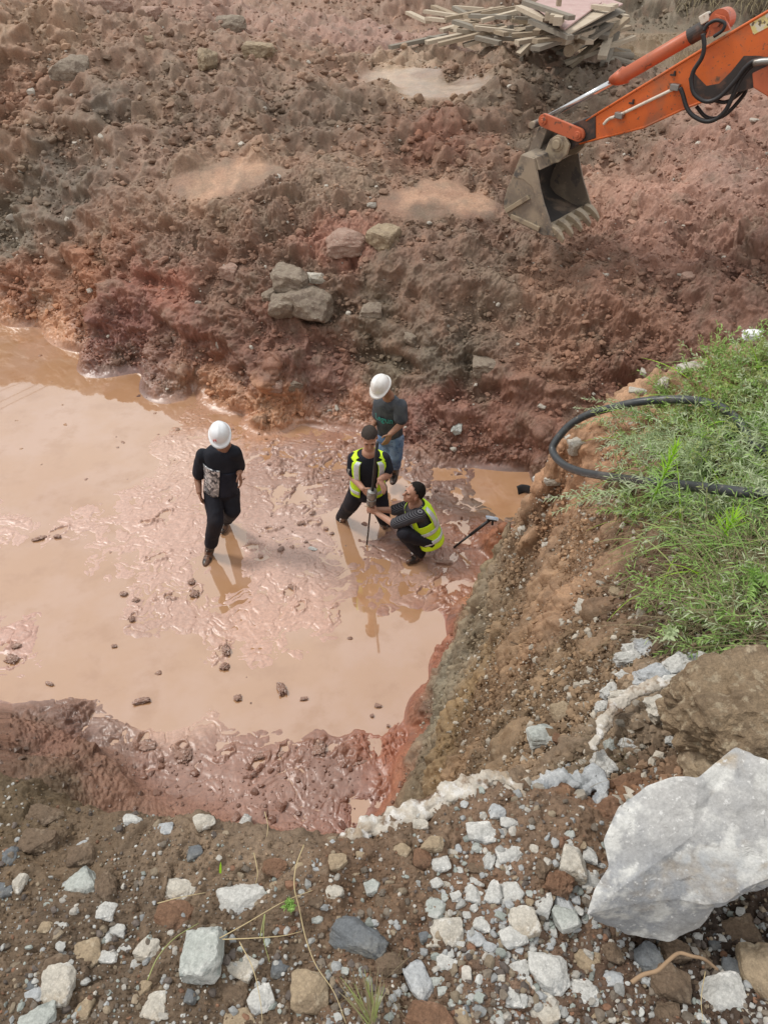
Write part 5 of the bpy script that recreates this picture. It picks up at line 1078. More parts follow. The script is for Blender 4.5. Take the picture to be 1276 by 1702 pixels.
while cnt < 255:
    x, y = r3.uniform(0, 1270), r3.uniform(1395, 1700)
    if cnt > 140: x = r3.uniform(700, 1000); y = r3.uniform(1380, 1700)
    s_ = float(np.clip(11 * (1 - r3.random()) ** -.5, 12, 34))
    if x > 985 and y < 1565: continue
    if 720 < x < 960 and r3.random() < .0: continue
    if y < 1460 and r3.random() < .6: continue
    if x < 450 and r3.random() < .7: continue
    if x < 720 and r3.random() < .3: continue
    if any((x - a) ** 2 + (y - b) ** 2 < ((c_ + s_) * .42) ** 2 for a, b, c_ in got): continue
    got.append((x, y, s_)); z_ = zone(x, y); pl = [.62, .45, .5, .86, .25][['rim', 'corner', 'middle', 'slab', 'shade'].index(z_)]; li = r3.random() < pl
    kd = ['pale', 'blue', 'cream', 'green', 'pale'][int(r3.integers(0, 5))] if li else ['tan', 'brown', 'brown', 'dark', 'brown', 'rust', 'tan'][int(r3.integers(0, 7))]
    nb = min(NAMED, key=lambda q_: (q_[0] - x) ** 2 + (q_[1] - y) ** 2); dx_, dy_ = x - nb[0], y - nb[1]
    rel_ = ('right of' if dx_ > 0 else 'left of') if abs(dx_) > abs(dy_) else ('below' if dy_ > 0 else 'above')
    lab_ = ('tiny ' if s_ < 13.5 else 'small ' if s_ < 20 else 'mid-sized ') + {'pale': 'white', 'blue': 'bluish grey', 'cream': 'creamy', 'green': 'greenish grey', 'tan': 'tan', 'brown': 'brown', 'dark': 'dark grey', 'rust': 'rusty'}[kd] + ' stone ' + rel_ + ' the ' + nb[2]
    stone(x, y, s_ * r3.uniform(.8, 1.25), s_, kd, lab_, 400 + cnt, lvl=3, group=ZL[(z_, 0 if li else 1)].replace('stone', 'stones', 1), soft=.006); cnt += 1
# boulders on the dug slope, mortar lumps on the bank
FS = """480,465,62,48,far,z,big muddy boulder on top of the pile halfway up the slope
516,502,72,66,far,z,largest muddy boulder at the right of the pile on the slope
470,508,42,44,far,z,dark smaller boulder at the lower left of the pile on the slope
448,492,22,26,far,z,small block wedged at the far left of the boulder pile
526,461,26,22,cream,z,pale wedge stone at the upper right of the boulder pile
120,118,58,42,far,z,pale squarish rock alone on the upper left slope
386,42,46,32,far,z,grey-brown boulder near the top of the slope
347,102,26,38,tan,z,tan upright rock below the grey-brown boulder
182,8,72,38,pinkc,z,wide pinkish rock at the top edge of the slope
250,24,30,26,pinkc,z,small pale pink rock next to the wide pinkish one
640,397,44,52,tan,z,pointed grey-tan rock standing on the slope
572,402,62,46,pinkc,z,pink clay boulder left of the pointed rock
382,450,26,28,pinkc,z,pink round lump above the steep face
484,636,36,26,far,z,flat tan stone near the foot of the slope
456,640,28,26,pinkc,z,reddish stone beside the flat tan one
685,562,28,30,far,z,tan stone at the middle of the lower slope
618,515,36,34,far,z,brown rounded block on the middle slope
808,604,46,36,far,z,grey rounded block low on the slope behind the men
432,86,60,34,tan,z,brown ledge rock in the upper slope
245,68,20,20,tan,z,small ochre stone on the upper slope
1150,460,36,18,pinkc,z,flat clay slab on the right slope
758,858,0,0,far,z,x
757,712,18,20,green,z,greenish stone by the red foot of the slope
738,934,26,10,pinkc,z,flat mud-smeared stone in the mud beside the crouching man
520,913,16,8,pale,z,small white chip on the open mud
1142,612,38,24,cream,z,cream rock on the far side of the bank by the weeds
1075,620,26,20,cream,z,pale rock left of the cream one above the hose
1098,640,20,30,cream,z,upright pale rock above the hose
1060,650,28,12,cream,z,thin pale slab above the hose
955,735,30,34,cream,z,pale rock within the hose loop
968,700,0,0,cream,z,x
895,795,20,14,pale,z,white stone on the tip of the bank
918,798,28,18,cream,z,cream stone beside the white one on the bank tip
970,1010,28,26,cream,z,pale stone set in the middle of the bank face
1022,985,22,18,tan,z,grey tan stone in the bank near the weeds
908,908,16,16,cream,z,cream chip high in the bank face
905,1222,50,42,green,z,grey-green oval cobble in the lower bank face
930,1228,24,20,rust,z,reddish cobble beside the grey-green one
868,880,14,18,cream,z,small cream chip near the bank tip
935,1180,40,32,tan,z,earthy knob in the lower bank face""".split('\n')
for i_, l in enumerate(FS):
    a = l.split(',', 6); x, y, w_, h_ = map(float, a[:4])
    if w_ < 1: continue
    cat_ = 'boulder' if w_ > 40 else 'stone'
    stone(x, y, w_, h_, a[4], a[6], 700 + i_, lvl=4, soft=.015, name=cat_, rough=.09, sink=.35 if y < 1000 else .5, cat=cat_)
ML = """1052,1080,40,26,pale,thin white mortar flake at the top of the rubble
1070,1074,26,34,blue,grey-white mortar chunk leaning behind the flake
1045,1094,44,22,pale,flat white chunk left of the flake
1120,1108,46,36,pale,rough white mortar lump in the middle of the rubble
1160,1100,34,30,blue,grey mortar lump under the weeds
1178,1098,42,34,pale,rounded grey-white lump right under the weeds
1215,1110,66,24,pale,long white mortar lump reaching the brown boulder
1085,1128,60,46,blue,grey smooth mortar block left in the rubble
1130,1132,60,36,pale,big crumbly white mortar block
1035,1122,22,22,pale,small white chunk left of the grey block
1012,1148,30,26,pale,white chips group stone by the bank edge
1000,1178,26,24,pale,lower white chips stone by the bank edge
1040,1160,50,34,cream,cream mortar shelf below the grey block
1100,1172,56,40,cream,dirty cream mortar shelf next to the brown boulder
1042,1236,28,18,pale,bright white chip among dry grass
1018,1240,22,28,green,pale chip left of the bright one in dry grass
1112,1228,18,22,pale,small white chip near the brown boulder
998,1270,30,44,pale,white mortar streak stone by the dry grass
1040,1300,50,40,rust,rusty earth lump between slab and dry grass
1010,1345,46,52,rust,lower rusty earth lump touching the slab
930,1462,40,46,rust,rust-red earth lump left of the slab
905,1440,30,40,brown,dark earth lump left of the rust-red one""".split('\n')
for i_, l in enumerate(ML):
    a = l.split(',', 5); x, y, w_, h_ = map(float, a[:4]); nm = 'mortar_lump' if a[4] in ('pale', 'blue', 'cream', 'green') else 'clod'
    stone(x, y, w_ * 1.1, h_ * 1.1, a[4], a[5], 800 + i_, soft=.01, rough=.2, name=nm, sink=.35, cat='rubble' if nm == 'mortar_lump' else 'clod')
stone(1245, 1185, 290, 200, 'cake', 'huge brown earth-caked boulder behind the big pale slab', 901, lvl=6, soft=.03, rough=.16, name='boulder', z=4.45, ang=.2, flat=1.3, sink=.35, cat='boulder')
stone(1215, 1262, 140, 90, 'tan', 'smooth tan rock squeezed between brown boulder and pale slab', 902, lvl=4, soft=.08, rough=.06, name='boulder', z=4.42, ang=.2, sink=.3, cat='boulder')
MC = '''235,1162,44,20,curved dark mud clump breaking the water near the lower left mud shore
375,1078,20,34,upright mud clump in the middle of the pool, south of the walking man
373,1104,24,24,rounder mud clump just below the upright one in the pool
468,1140,22,40,long mud clump in shallow water between pool and lower mud
20,1092,34,26,mud clump at the far left of the pool
28,1072,22,16,small mud clump beside the far left one
205,985,20,14,flat mud clump left of a pair in the left pool
226,996,18,14,second of a pair of mud clumps in the left pool
219,1026,14,20,small upright mud clump below the pair
284,993,26,12,smooth oval mud clump on the mud shore
323,985,22,22,mud clump behind the walking man's trail
318,965,20,18,mud clump above the trail clump
190,1072,14,10,tiny mud clump in the left pool
82,1135,24,10,thin dark clump in the lower left pool
127,1193,18,14,clump near the lower left shore
395,1158,20,18,horseshoe mud clump in the lower pool
628,1172,18,12,dark clump in the right pool
618,1188,10,10,small clump beside the dark one in the right pool
645,1205,8,10,tiny clump lowest in the right pool
66,893,36,12,long smooth clump in the upper left mud
95,890,18,12,short clump beside the long smooth one
505,1160,20,10,twiggy clump in the right pool
245,1235,52,34,large broken clod heaped on the lower mud left
305,1250,44,44,large broken clod right of the first on the lower mud
530,1240,32,44,broken clod above the lower right mud
430,1255,34,20,flat clod on the lower mud centre
600,1262,40,24,clod on the lower right mud
470,1252,20,16,round clod on the lower mud
555,800,26,12,mud block in the churned mud by the men
500,868,22,14,mud block left of the men
486,974,24,14,mud block beside the long crack'''.split('\n')
for i_, l in enumerate(MC):
    a = l.split(',', 4); x, y, w_, h_ = map(float, a[:4])
    stone(x, y, w_ * .68, h_ * .68, 'mud', a[4].replace(',', ''), 950 + i_, soft=.05, rough=.34, name='mud_clump', sink=.75, cat='mud clump', z=.012, flat=.6)
# the big pale slab
def slab(top, ztop, bot, zbot, name, mats, label, cat, seed, nr=60, amp=.006):
    T = np.array([P(x, y, z) for (x, y), z in zip(top, ztop)]); B = np.array([P(x, y, z) for (x, y), z in zip(bot, zbot)])
    def dens(A, n=160):
        A2 = np.vstack([A, A[:1]]); L = np.concatenate([[0], np.cumsum(np.linalg.norm(np.diff(A2, axis=0), axis=1))]); return np.arange(n) / n, A2, L
    n = 200; k_ = len(T); s_ = np.arange(n) / n * k_; i0 = s_.astype(int); f_ = (s_ - i0)[:, None]; TT = T[i0] * (1 - f_) + T[(i0 + 1) % k_] * f_; BB = B[i0] * (1 - f_) + B[(i0 + 1) % k_] * f_
    TT = TT * .5 + (np.roll(TT, 1, 0) + np.roll(TT, -1, 0)) * .25; cT = TT.mean(0); cB = BB.mean(0); rings = []
    for r in np.linspace(0.0005, 1, nr): q_ = cT + (TT - cT) * r; q_[:, 2] += .006 * (1 - r ** 8) ; rings.append(q_)
    for t_ in np.linspace(0.06, 1, 14): q_ = TT * (1 - t_) + BB * t_; o_ = q_ - q_.mean(0); q_ = q_ + o_ * (.012 * math.sin(math.pi * t_)); rings.append(q_)
    for r in (.7, .3, .03): rings.append(cB + (BB - cB) * r)
    G = np.array(rings, np.float32); d = fbm(G * 9 + seed, 4) * amp * 1.2 + facet(G * 11 + seed) * amp * 1.6 + facet(G * 30 + seed) * amp * .55 + fbm(G * 40 + seed, 3) * amp * .3; m, nn_ = G.shape[:2]
    nrm = np.zeros_like(G); nrm[:nr, :, 2] = 1; o_ = G[nr:] - G[nr:].mean(1, keepdims=True); nrm[nr:] = o_ / (np.linalg.norm(o_, axis=2, keepdims=True) + 1e-6); G = G + nrm * d[..., None]
    idx_ = np.arange(m * nn_).reshape(m, nn_); Fa = np.stack([idx_[:-1], np.roll(idx_, -1, 1)[:-1], np.roll(idx_, -1, 1)[1:], idx_[1:]], -1).reshape(-1, 4)[:, ::-1]
    V = G.reshape(-1, 3); c_ = V.mean(0); me = raw_mesh(name, V - c_, Fa, [mats], False); return put(name, me, label=label, cat=cat, loc=tuple(c_))
M_slab = material('pale_slab_stone', (.395, .39, .38), rough=.8, spec=.2, var=[(3.2, .38, .62, (.29, .30, .315)), (5.5, .52, .68, (.42, .34, .24)), (16, .47, .62, (.54, .54, .52)), (90, .60, .68, (.56, .56, .55)), (5, .55, .68, (.33, .345, .36))], speck=[(40, .86, 1.12, 0), (200, .82, 1.15, 0)], bumps=[(26, .004, .7), (120, .0025, .9)])
top = [(975,1520),(988,1478),(1012,1440),(1003,1395),(1028,1340),(1078,1302),(1120,1290),(1160,1292),(1190,1266),(1222,1243),(1276,1262),(1345,1312),(1350,1400),(1282,1458),(1238,1477),(1205,1502),(1186,1504),(1130,1493),(1060,1501)]
zt_ = [4.64,4.67,4.70,4.73,4.77,4.80,4.82,4.84,4.86,4.88,4.90,4.88,4.82,4.76,4.73,4.70,4.69,4.67,4.65]
bot = [(985,1530),(1000,1490),(1030,1450),(1030,1420),(1050,1370),(1100,1330),(1130,1310),(1170,1310),(1200,1290),(1230,1270),(1276,1290),(1330,1330),(1340,1410),(1270,1470),(1235,1490),(1190,1515),(1160,1548),(1110,1562),(1040,1553)]
zb_ = [4.57,4.55,4.55,4.55,4.55,4.55,4.56,4.58,4.6,4.62,4.62,4.62,4.6,4.62,4.60,4.60,4.56,4.54,4.54]
slab(top, zt_, bot, zb_, 'stone_slab', M_slab, 'huge pale grey stone slab resting on brown rubble at the pit edge', 'stone slab', 5)
# white mortar crust along the rim
M_crust = material('lime_mortar', (.50, .46, .40), rough=.9, spec=.15, var=[(9, .44, .62, (.34, .27, .20)), (30, .5, .62, (.62, .60, .57)), (14, .52, .62, (.20, .14, .095))], speck=[(80, .75, 1.2, 0)], bumps=[(40, .006, .8), (180, .003, .8)])
def crust(pts, r, label, z=4.5, seed=1, mat=M_crust, flat=.42):
    W = []
    for i, (x, y) in enumerate(pts):
        p = P(x, y, z); g = max(zg(p[0], p[1]), zg(p[0], p[1] - .03)); p = P(x, y, (g + z) / 2); W.append(p)
    C_ = np.array(catmull(W, 9)); n = 20; m = MB(); rr = []
    for i in range(len(C_)): t_ = i / (len(C_) - 1); rr.append((.35 + .65 * math.sin(math.pi * min(1, t_ * 1.15 + .02)) ** .6) * r)
    V = []
    for i, c_ in enumerate(C_):
        d = unit(C_[min(i + 1, len(C_) - 1)] - C_[max(i - 1, 0)]); s_ = unit(np.cross(d, UP)); u_ = np.cross(s_, d)
        for j in range(n): th = 2 * math.pi * j / n; V.append(c_ + rr[i] * (s_ * math.cos(th) * 1.15 + u_ * math.sin(th) * flat))
    V = np.array(V, np.float32); nr_ = V - np.repeat(C_, n, 0); nr_ /= np.linalg.norm(nr_, axis=1)[:, None]; V = V + nr_ * (fbm(V * 22 + seed, 5, .65) * r * 1.5 + facet(V * 60) * r * .22)[:, None]; V[:, 2] -= r * .25
    m.add(V, [[i * n + j, i * n + (j + 1) % n, (i + 1) * n + (j + 1) % n, (i + 1) * n + j] for i in range(len(C_) - 1) for j in range(n)] + [list(range(n))[::-1], [(len(C_) - 1) * n + j for j in range(n)]])
    me = m.mesh('mortar_ridge', mat, True); c_ = V.mean(0); me.transform(Matrix.Translation(-Vector(c_.tolist()))); put('mortar_ridge', me, label=label, cat='mortar crust', loc=tuple(c_))
crust([(560,1404),(590,1386),(625,1372),(660,1358),(700,1350),(735,1328),(765,1312),(795,1300),(820,1292),(845,1302),(868,1322),(900,1334),(935,1336)], .027, 'long white mortar ridge along the rim above the crushed stones', seed=3)
crust([(880,1322),(910,1308),(940,1300),(970,1302),(992,1290),(1000,1325),(985,1350)], .030, 'grey rough mortar patch between ridge and dry grass', 4.43, 8, M_st['blue'], .5)
crust([(1120,1130),(1080,1138),(1045,1155),(1015,1185),(1000,1215),(985,1245)], .020, 'curved cream mortar edge below the white rubble', 4.40, 12, M_crust, .5)
# ------------------------------------------------------------------ hose, root, sheet, bag, far wall
M_hose = material('black_polythene', (.035, .04, .045), rough=.38, var=[(8, .5, .7, (.09, .09, .085)), (25, .6, .7, (.16, .14, .11))], bumps=[(20, .002, .3)])
def tube_thing(name, pts, r, mat, label, cat, n=12, taper=None, group=None):
    C_ = catmull(pts, 8); m = MB(); k_ = len(C_); m.tube(C_, [r * (1 if taper is None else (1 - (1 - taper) * i / (k_ - 1))) for i in range(k_)], n); c_ = np.mean(C_, axis=0)
    me = m.mesh(name, mat, True); me.transform(Matrix.Translation(-Vector(c_))); return put(name, me, label=label, cat=cat, group=group, loc=tuple(c_))
hp = [(1340,826,4.24),(1276,822,4.20),(1215,816,4.14),(1150,808,4.02),(1100,803,3.90),(1060,799,3.80),(1010,792,3.62),(965,784,3.48),(935,771,3.38),(919,752,3.36),(922,735,3.40),(945,708,3.50),(975,690,3.60),(1010,679,3.70),(1060,668,3.80),(1110,664,3.86),(1160,666,3.92),(1200,678,3.97),(1232,705,4.02),(1252,735,4.04),(1276,752,4.05),(1340,780,4.1)]
tube_thing('hose', [P(*a) for a in hp], .024, M_hose, 'thick black hose looping out of the weeds over the bank', 'hose')
M_root = material('dry_root', (.30, .20, .12), rough=.85, var=[(20, .45, .65, (.20, .13, .08))], bumps=[(80, .002, .7)])
tube_thing('root', [P(1049,1634,4.585),P(1068,1621,4.59),(P(1092,1614,4.60)),P(1110,1598,4.60),P(1128,1585,4.60),P(1150,1590,4.60),P(1170,1595,4.59),P(1192,1612,4.57)], .0042, M_root, 'dry tan root bent over the brown lumps below the slab', 'root', taper=.7)
M_straw = material('dry_straw', (.45, .36, .20), rough=.75); M_straw2 = material('green_straw', (.30, .34, .12), rough=.7)
for i_, (pts, mt, lb_, r) in enumerate([([(505,1405),(492,1440),(489,1475),(497,1510),(508,1560),(525,1605),(555,1650),(575,1702)], M_straw, 'long dry stalk running down past the dark slate', .0022),
    ([(245,1630),(262,1592),(290,1560),(330,1535)], M_straw2, 'greenish stalk curved over the rusty clod', .0018), ([(365,1560),(410,1535),(470,1500),(520,1480)], M_straw, 'straw leaning on the tall pale green stone', .002),
    ([(370,1562),(420,1560),(470,1556),(500,1549)], M_straw, 'straw lying flat above the creamy white stone', .002), ([(398,1566),(420,1610),(432,1660),(436,1700)], M_straw, 'straw dropping across the creamy white stone', .0018),
    ([(440,1350),(445,1372),(443,1392)], M_straw, 'short upright straw at the rim', .0016), ([(432,1560),(440,1520),(438,1560),(448,1600)], M_straw2, 'thin green stalk between the straws', .0014), ([(262,1502),(300,1492),(342,1484)], M_straw, 'straw bridging rusty clod and hollow stone', .0018),
    ([(422,1418),(428,1450),(425,1470)], M_straw, 'dry stem above the broad white-blue stone', .0016), ([(1172,1615),(1165,1660),(1168,1700)], M_straw, 'thin stalk hanging beside the white boulder', .0016)]):
    W = [P(x, y, 4.56 + .012 * math.sin(j * 1.3)) for j, (x, y) in enumerate(pts)]; tube_thing('straw', W, r * .62, mt, lb_, 'straw', 6, .5)
m = MB(); ysh = float(hits([874], [822], ZF)[0][1]); g = np.array([[U(858 + 22 * u_ + 3 * v_, 809 + 1.5 * v_ - 4 * math.sin(u_ * 3) + 12 * v_ * v_, ysh - .04 * v_ + .03 * math.sin(u_ * 5)) for u_ in np.linspace(0, 1, 10)] for v_ in np.linspace(0, 1, 6)]); m.grid(g)
M_cloth = material('black_geotextile', (.02, .02, .022), rough=.8); me = m.mesh('black_sheet', M_cloth, True); o = put('black_sheet', me, label='scrap of black sheet folded over the tip of the bank', cat='plastic sheet'); o.modifiers.new('s', 'SOLIDIFY').thickness = .008
M_bag = material('white_plastic', (.75, .76, .78), rough=.3, bumps=[(30, .01, .8)])
p = P(1248, 557, 3.98); V, Fa = rock_shape(66, 4, 9, .3, .05); V = V * np.array([.07, .05, .035]); put('plastic_bag', raw_mesh('plastic_bag', V, Fa, [M_bag], False), label='crumpled white plastic bag in the weeds on the bank', cat='plastic bag', loc=tuple(p))
M_wall = material('pale_render', (.72, .73, .73), rough=.7)
m = MB(); a_, b_2 = U(-70, 22, 19.5), U(34, -6, 19.5); m.box((0, 0, 0), (.9, .12, .8)); o = put('wall_block', bev(m.mesh('wall_block', M_wall), .01), label='pale concrete block just showing at the top left corner', cat='concrete block', loc=tuple((a_ + b_2) / 2 + np.array([-.35, 0, .30])), rot=(0, rad(-22), 0))
M_wire = material('wire', (.03, .03, .03), rough=.5)
for (xa, ya, xb, yb, ln) in [(0,668,150,596,'first'),(0,680,150,606,'second'),(0,650,150,588,'third'),]:
    A, B = P(xa, ya, -8.5), P(xb, yb, -8.5); A[2] = B[2] = 8.5; d = (B - A) / np.linalg.norm(B - A); m = MB(); m.tube([(A + B) / 2 - d * 45, (A + B) / 2 + d * 45], .011, 6)
    me = m.mesh('overhead_wire', M_wire, True); c_ = (A + B) / 2; me.transform(Matrix.Translation(-Vector(c_.tolist()))); put('overhead_wire', me, label='thin overhead wire, seen only as a faint line mirrored in the pool', cat='wire', group='overhead wires', loc=tuple(c_))
# ------------------------------------------------------------------ plants
def green(name, c_, c2, tr=.25):
    m = material(name, c_, rough=.55, var=[(6, .4, .65, c2)], spec=.3); b = m.node_tree.nodes['Principled BSDF']; b.inputs['Subsurface Weight'].default_value = 0
    n = m.node_tree; t_ = nn(n, 'ShaderNodeBsdfTranslucent'); t_.inputs[0].default_value = (*[min(1, v * 1.3) for v in c_], 1); x = nn(n, 'ShaderNodeMixShader'); x.inputs[0].default_value = tr
    o_ = n.nodes['Material Output']; n.links.new(b.outputs[0], x.inputs[1]); n.links.new(t_.outputs[0], x.inputs[2]); n.links.new(x.outputs[0], o_.inputs[0]); return m
G_sil = green('silvery_leaf', (.36, .45, .24), (.50, .56, .38)); G_mid = green('grass_leaf', (.24, .40, .10), (.34, .50, .16)); G_br = green('young_leaf', (.30, .55, .03), (.38, .62, .06), .35); G_dry = green('dry_leaf', (.30, .25, .15), (.20, .16, .10), .15); G_dk = green('dark_leaf', (.09, .15, .045), (.13, .2, .06)); G_yel = green('seedy_leaf', (.30, .36, .12), (.38, .42, .18))
class Leafer:
    def __init__(s): s.V = []; s.F = []; s.M = []; s.n = 0
    def blade(s, p, d, L, w_, mi, droop=.3, seg_=3, roll=0):
        d = unit(d); sd = np.cross(d, UP + .01); sd = unit(sd); sd = sd * math.cos(roll) + np.cross(d, sd) * math.sin(roll); q_ = p.copy(); V = []
        for k in range(seg_ + 1):
            t_ = k / seg_; ww_ = w_ * (1 - t_) ** .7 * (.55 + .9 * t_ if t_ < .5 else 1) * .5 + .0003; V += [q_ - sd * ww_, q_ + sd * ww_]
            q_ = q_ + d * L / seg_; d = unit(d + np.array([0, 0, -droop / seg_]))
        s.V += V; s.F += [[s.n + 2 * k, s.n + 2 * k + 1, s.n + 2 * k + 3, s.n + 2 * k + 2] for k in range(seg_)]; s.M += [mi] * seg_; s.n += len(V)
    def stem(s, p, d, L, r, mi, droop=.2, seg_=6, rnd=None, wob=.1):
        d = unit(d); q_ = p.copy(); pts = [q_.copy()]; ds = [d]
        for k in range(seg_):
            q_ = q_ + d * L / seg_; pts.append(q_.copy()); d = unit(d + np.array([0, 0, -droop / seg_]) + (rnd.normal(0, wob, 3) if rnd is not None else 0)); ds.append(d)
        n0 = s.n
        for i, (c_, dd) in enumerate(zip(pts, ds)):
            a = unit(np.cross(dd, [.3, .5, .8])); b = np.cross(dd, a); rr = r * (1 - .6 * i / seg_)
            for j in range(3): th = 2.094 * j; s.V.append(c_ + rr * (a * math.cos(th) + b * math.sin(th)))
        s.F += [[n0 + i * 3 + j, n0 + i * 3 + (j + 1) % 3, n0 + i * 3 + 3 + (j + 1) % 3, n0 + i * 3 + 3 + j] for i in range(seg_) for j in range(3)]; s.M += [mi] * (3 * seg_); s.n += 3 * (seg_ + 1); return pts, ds
    def build(s, name, mats, loc=(0, 0, 0), **k):
        me = raw_mesh(name, np.array(s.V) - np.array(loc), s.F, mats, True, fmat=s.M); return put(name, me, loc=tuple(loc), **k)
rv = np.random.default_rng(5)
def sprig(lf, p, d, L, leafL, leafW, nl, mi, ms, droop=.4, spread=1.0, r=.0022):
    pts, ds = lf.stem(p, d, L, r, ms, droop, 7, rv, .08)
    for k in range(nl):
        t_ = .12 + .88 * (k + .5) / nl; f_ = t_ * 7; i = min(int(f_), 6); q_ = pts[i] * (1 - (f_ - i)) + pts[i + 1] * (f_ - i); dd = ds[i]
        a = k * 2.4 + rv.uniform(-.4, .4); s1 = unit(np.cross(dd, [.21, .33, .9])); s2 = np.cross(dd, s1); out_ = s1 * math.cos(a) + s2 * math.sin(a)
        lf.blade(q_, dd * (.55 + .5 * t_) + out_ * spread, leafL * (1.05 - .5 * t_) * rv.uniform(.7, 1.2), leafW, mi, rv.uniform(.1, .6), 2, rv.uniform(-1, 1))
def bankz(px, py): return hits([px], [py], ZF)[0]
MATS = [G_sil, G_mid, G_br, G_dry, G_dk, G_yel]
lf = Leafer()
def inveg(x, y): 
    l = np.interp(y, [560, 620, 690, 740, 790, 860, 900, 1020, 1090], [1190, 1150, 1040, 1025, 1045, 1010, 1060, 1075, 1120]); return x > l
n_ = 0
while n_ < 2300:
    x, y = rv.uniform(990, 1400), rv.uniform(570, 1085)
    if not inveg(x, y): continue
    p = bankz(x, y)
    if p[1] > 5.6 or p[2] < 3.2: continue
    if (x < 1120 + 30 * math.sin(y * .05) and rv.random() < .6) or (y > 880 and x < 1150 and rv.random() < .45): continue
    n_ += 1; up_y = y < 720; dark = y > 880
    if 790 < y < 850 and rv.random() < .45: continue
    d = np.array([rv.normal(-.45, .6), rv.normal(-.25, .6), rv.uniform(.35, 1.2)]); k = rv.random()
    if up_y: sprig(lf, p, d, rv.uniform(.12, .30), .036, .012, 18, 1 if k < .4 else 5 if k < .75 else 0, 5, .5)
    elif dark: 
        if k < .45: sprig(lf, p, d, rv.uniform(.12, .30), .048, .007, 18, int(rv.choice([0, 1, 1, 1])), 3, .7)
        else:
            for _ in range(4): lf.blade(p, d + rv.normal(0, .4, 3), rv.uniform(.10, .3), .0035, 3, rv.uniform(.3, 1.4), 4, rv.uniform(-1, 1))
    else:
        if k < .72: sprig(lf, p, d, rv.uniform(.16, .40), .050, .0088, 26, int(rv.choice([0, 0, 0, 1, 5])), 0, .55)
        else:
            for _ in range(4): lf.blade(p, d + rv.normal(0, .5, 3), rv.uniform(.10, .26), .0045, 1 if rv.random() < .7 else 3, rv.uniform(.3, 1.1), 4, rv.uniform(-1, 1))
for _ in range(420):
    x, y = rv.uniform(1000, 1400), rv.uniform(600, 1000)
    if not inveg(x, y): continue
    p = bankz(x, y)
    if p[1] > 5.6 or p[2] < 3.2: continue
    lf.blade(p, np.array([rv.normal(-.6, .6), rv.normal(-.3, .5), rv.uniform(.5, 1.3)]), rv.uniform(.18, .42), rv.uniform(.004, .009), int(rv.choice([1, 1, 2, 5, 3])), rv.uniform(.5, 1.6), 6, rv.uniform(-.8, .8))
lf.build('weeds', MATS, kind='stuff')
# dry roots and grass fringe below the weeds
lf = Leafer()
for _ in range(520):
    x, y = rv.uniform(1040, 1330), rv.uniform(880, 1085)
    if not inveg(x + 45, y): continue
    p = bankz(x, y); d = np.array([rv.normal(-.5, .6), rv.normal(-.5, .5), rv.uniform(-.3, .6)]); pts, ds = lf.stem(p, d, rv.uniform(.08, .28), .0014, 3 if rv.random() < .75 else 1, 1.1, 7, rv, .25)
for x0, y0, nn_, L in [(1000,1235,46,.12),(985,1290,50,.13),(1035,1265,34,.12),(620,1660,30,.09),(640,1640,26,.1),(606,1625,20,.08),(960,1310,26,.12)]:
    for _ in range(nn_):
        p = bankz(x0 + rv.normal(0, 12), y0 + rv.normal(0, 9)); d = np.array([rv.normal(0, .7), rv.normal(-.1, .5), rv.uniform(.1, .8)]); lf.stem(p, d, rv.uniform(.4, 1) * L, .0008, 3, .7, 6, rv, .16)
lf.build('dry_grass', MATS, kind='stuff')
# single plants that stand out
def plant(px, py, z, make, name, label, mats=MATS, group=None):
    lf = Leafer(); p = P(px, py, z); make(lf, p); lf.build(name, mats, loc=p, label=label, cat='plant', group=group)
def shoot(H, nl, ll):
    def f(lf, p):
        pts, ds = lf.stem(p, (.10, -.1, 1), H, .006, 2, .0, 8, rv, .02)
        for k in range(nl):
            t_ = (k + .5) / nl; i = min(int(t_ * 8), 7); q_ = pts[i] * (1 - (t_ * 8 - i)) + pts[i + 1] * (t_ * 8 - i); a = k * 2.4; o_ = np.array([math.cos(a), math.sin(a), 0]); up_ = .1 + 1.6 * t_ ** 1.5
            lf.blade(q_, o_ + UP * up_, ll * (1.15 - .65 * t_) * rv.uniform(.8, 1.15), .0085, 1 if t_ < .45 else 2, .5 * (1 - t_), 3, rv.uniform(-.3, .3))
    return f
plant(1086, 828, 3.93, shoot(.32, 80, .09), 'shoot', 'tall bright green shoot rising above the hose')
plant(1192, 906, 4.05, shoot(.16, 60, .12), 'shoot', 'short bright green rosette shoot below the hose')
def spray(d, L, nl, ll, mi, lw=.006, droop=.3, n=1):
    def f(lf, p):
        for k in range(n): sprig(lf, p, np.asarray(d, float) + rv.normal(0, .12 if n > 1 else 0, 3), L * rv.uniform(.85, 1.05), ll, lw, nl, mi, mi, droop, 1.0, .0028)
    return f
plant(1082, 806, 3.88, spray((-1, -.15, .05), .52, 70, .05, 0, .007, .35, 2), 'wormwood', 'silvery wormwood branch reaching out over the bare bank below the hose')
plant(1075, 690, 3.90, spray((-1, -.1, .18), .42, 56, .04, 0, .007, .2, 3), 'wormwood', 'silvery wormwood branch lying over the upper hose')
plant(1110, 720, 3.95, spray((-1, -.45, .2), .45, 60, .042, 0, .006, .4, 4), 'wormwood', 'dense silvery wormwood clump inside the hose loop')
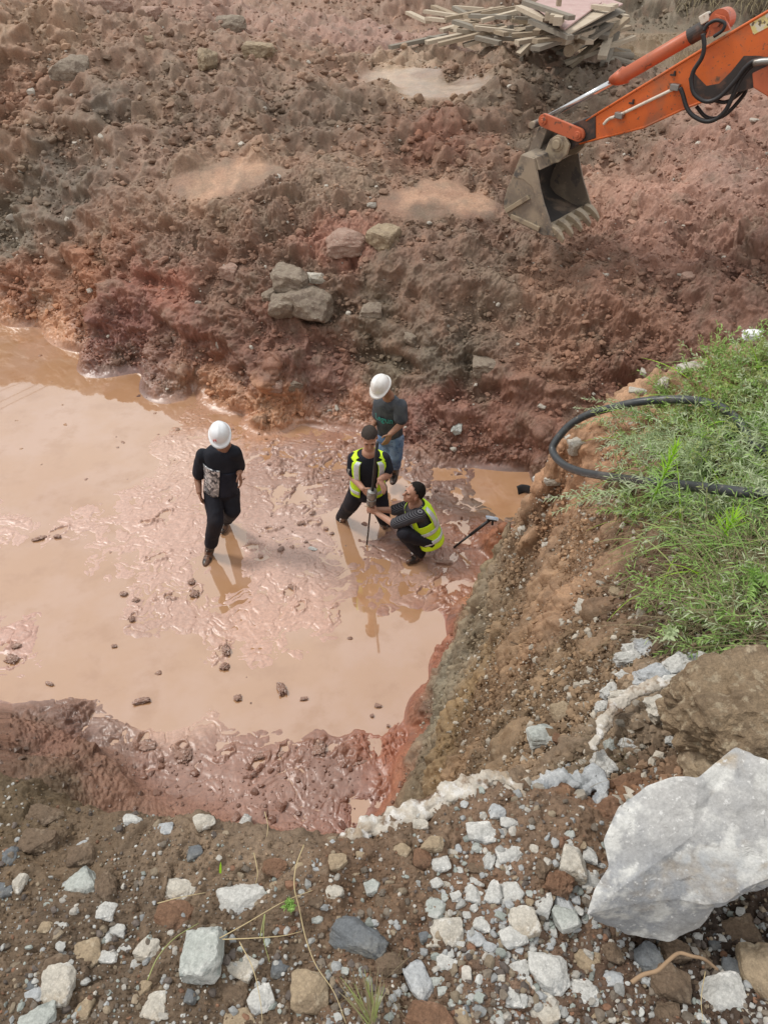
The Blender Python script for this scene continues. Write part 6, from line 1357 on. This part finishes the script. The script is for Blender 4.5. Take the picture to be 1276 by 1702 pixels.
plant(1180, 740, 4.0, spray((-.7, -.5, .4), .42, 60, .045, 0, .006, .5, 6), 'wormwood', 'broad silvery wormwood clump between the hose strands')
plant(1240, 950, 4.18, spray((-.3, -.6, .35), .34, 60, .05, 1, .009, .7, 6), 'weed', 'green leafy weed clump on the right above the roots')
plant(1262, 620, 3.95, spray((-.2, -.2, .8), .3, 40, .035, 5, .014, .4, 7), 'weed', 'pale green leafy weed at the upper end of the bank')
plant(1172, 616, 3.82, spray((-.2, .1, .9), .26, 14, .03, 5, .007, .5, 4), 'grass_tuft', 'yellow-green seeding grass at the outer edge of the weeds')
plant(1108, 1056, 4.22, spray((-.1, -.4, .6), .12, 10, .04, 0, .018, .2, 2), 'seedling', 'small round-leaved grey-green seedling above the mortar rubble')
plant(484, 1506, 4.53, spray((.0, -.2, .8), .05, 18, .016, 1, .006, .3, 5), 'seedling', 'tiny green seedling tuft beside the long dry stalk')
plant(366, 1452, 4.52, lambda lf, p: lf.blade(p, (.1, .4, 1), .03, .008, 2, .2, 3), 'seedling', 'single green blade sprouting above the broad white-blue stone')
plant(618, 1700, 4.53, lambda lf, p: [lf.blade(p + rv.normal(0, .006, 3) * [1, 1, 0], (rv.normal(-.15, .3), rv.uniform(.2, .8), .8), rv.uniform(.05, .11), .0022, 3 if k % 3 else 5, .4, 4) for k in range(40)], 'grass_tuft', 'tuft of dry yellow grass below the dark slate')
# bush and reeds on the bank behind the channel
lf = Leafer()
for _ in range(1500):
    x = rv.uniform(12.2, 16); y = rv.uniform(26.5, 29); z = zg(x, y) + rv.uniform(0, .9); lf.blade(np.array([x, y, z]), rv.normal(0, 1, 3), .28, .14, int(rv.choice([1, 4, 1])), .3, 2)
lf.build('far_bush', MATS, label='green bush on top of the channel bank behind the excavator arm', cat='bush')
lf = Leafer()
for _ in range(900):
    x = rv.uniform(8.6, 12.6); y = rv.uniform(26.2, 28.2); z = zg(x, y) + .1; lf.blade(np.array([x, y, z]), (rv.normal(-.3, .3), -.7, rv.uniform(-.2, .6)), rv.uniform(.5, 1.2), .03, 3, 1.6, 3)
lf.build('far_dry_grass', MATS, kind='stuff')
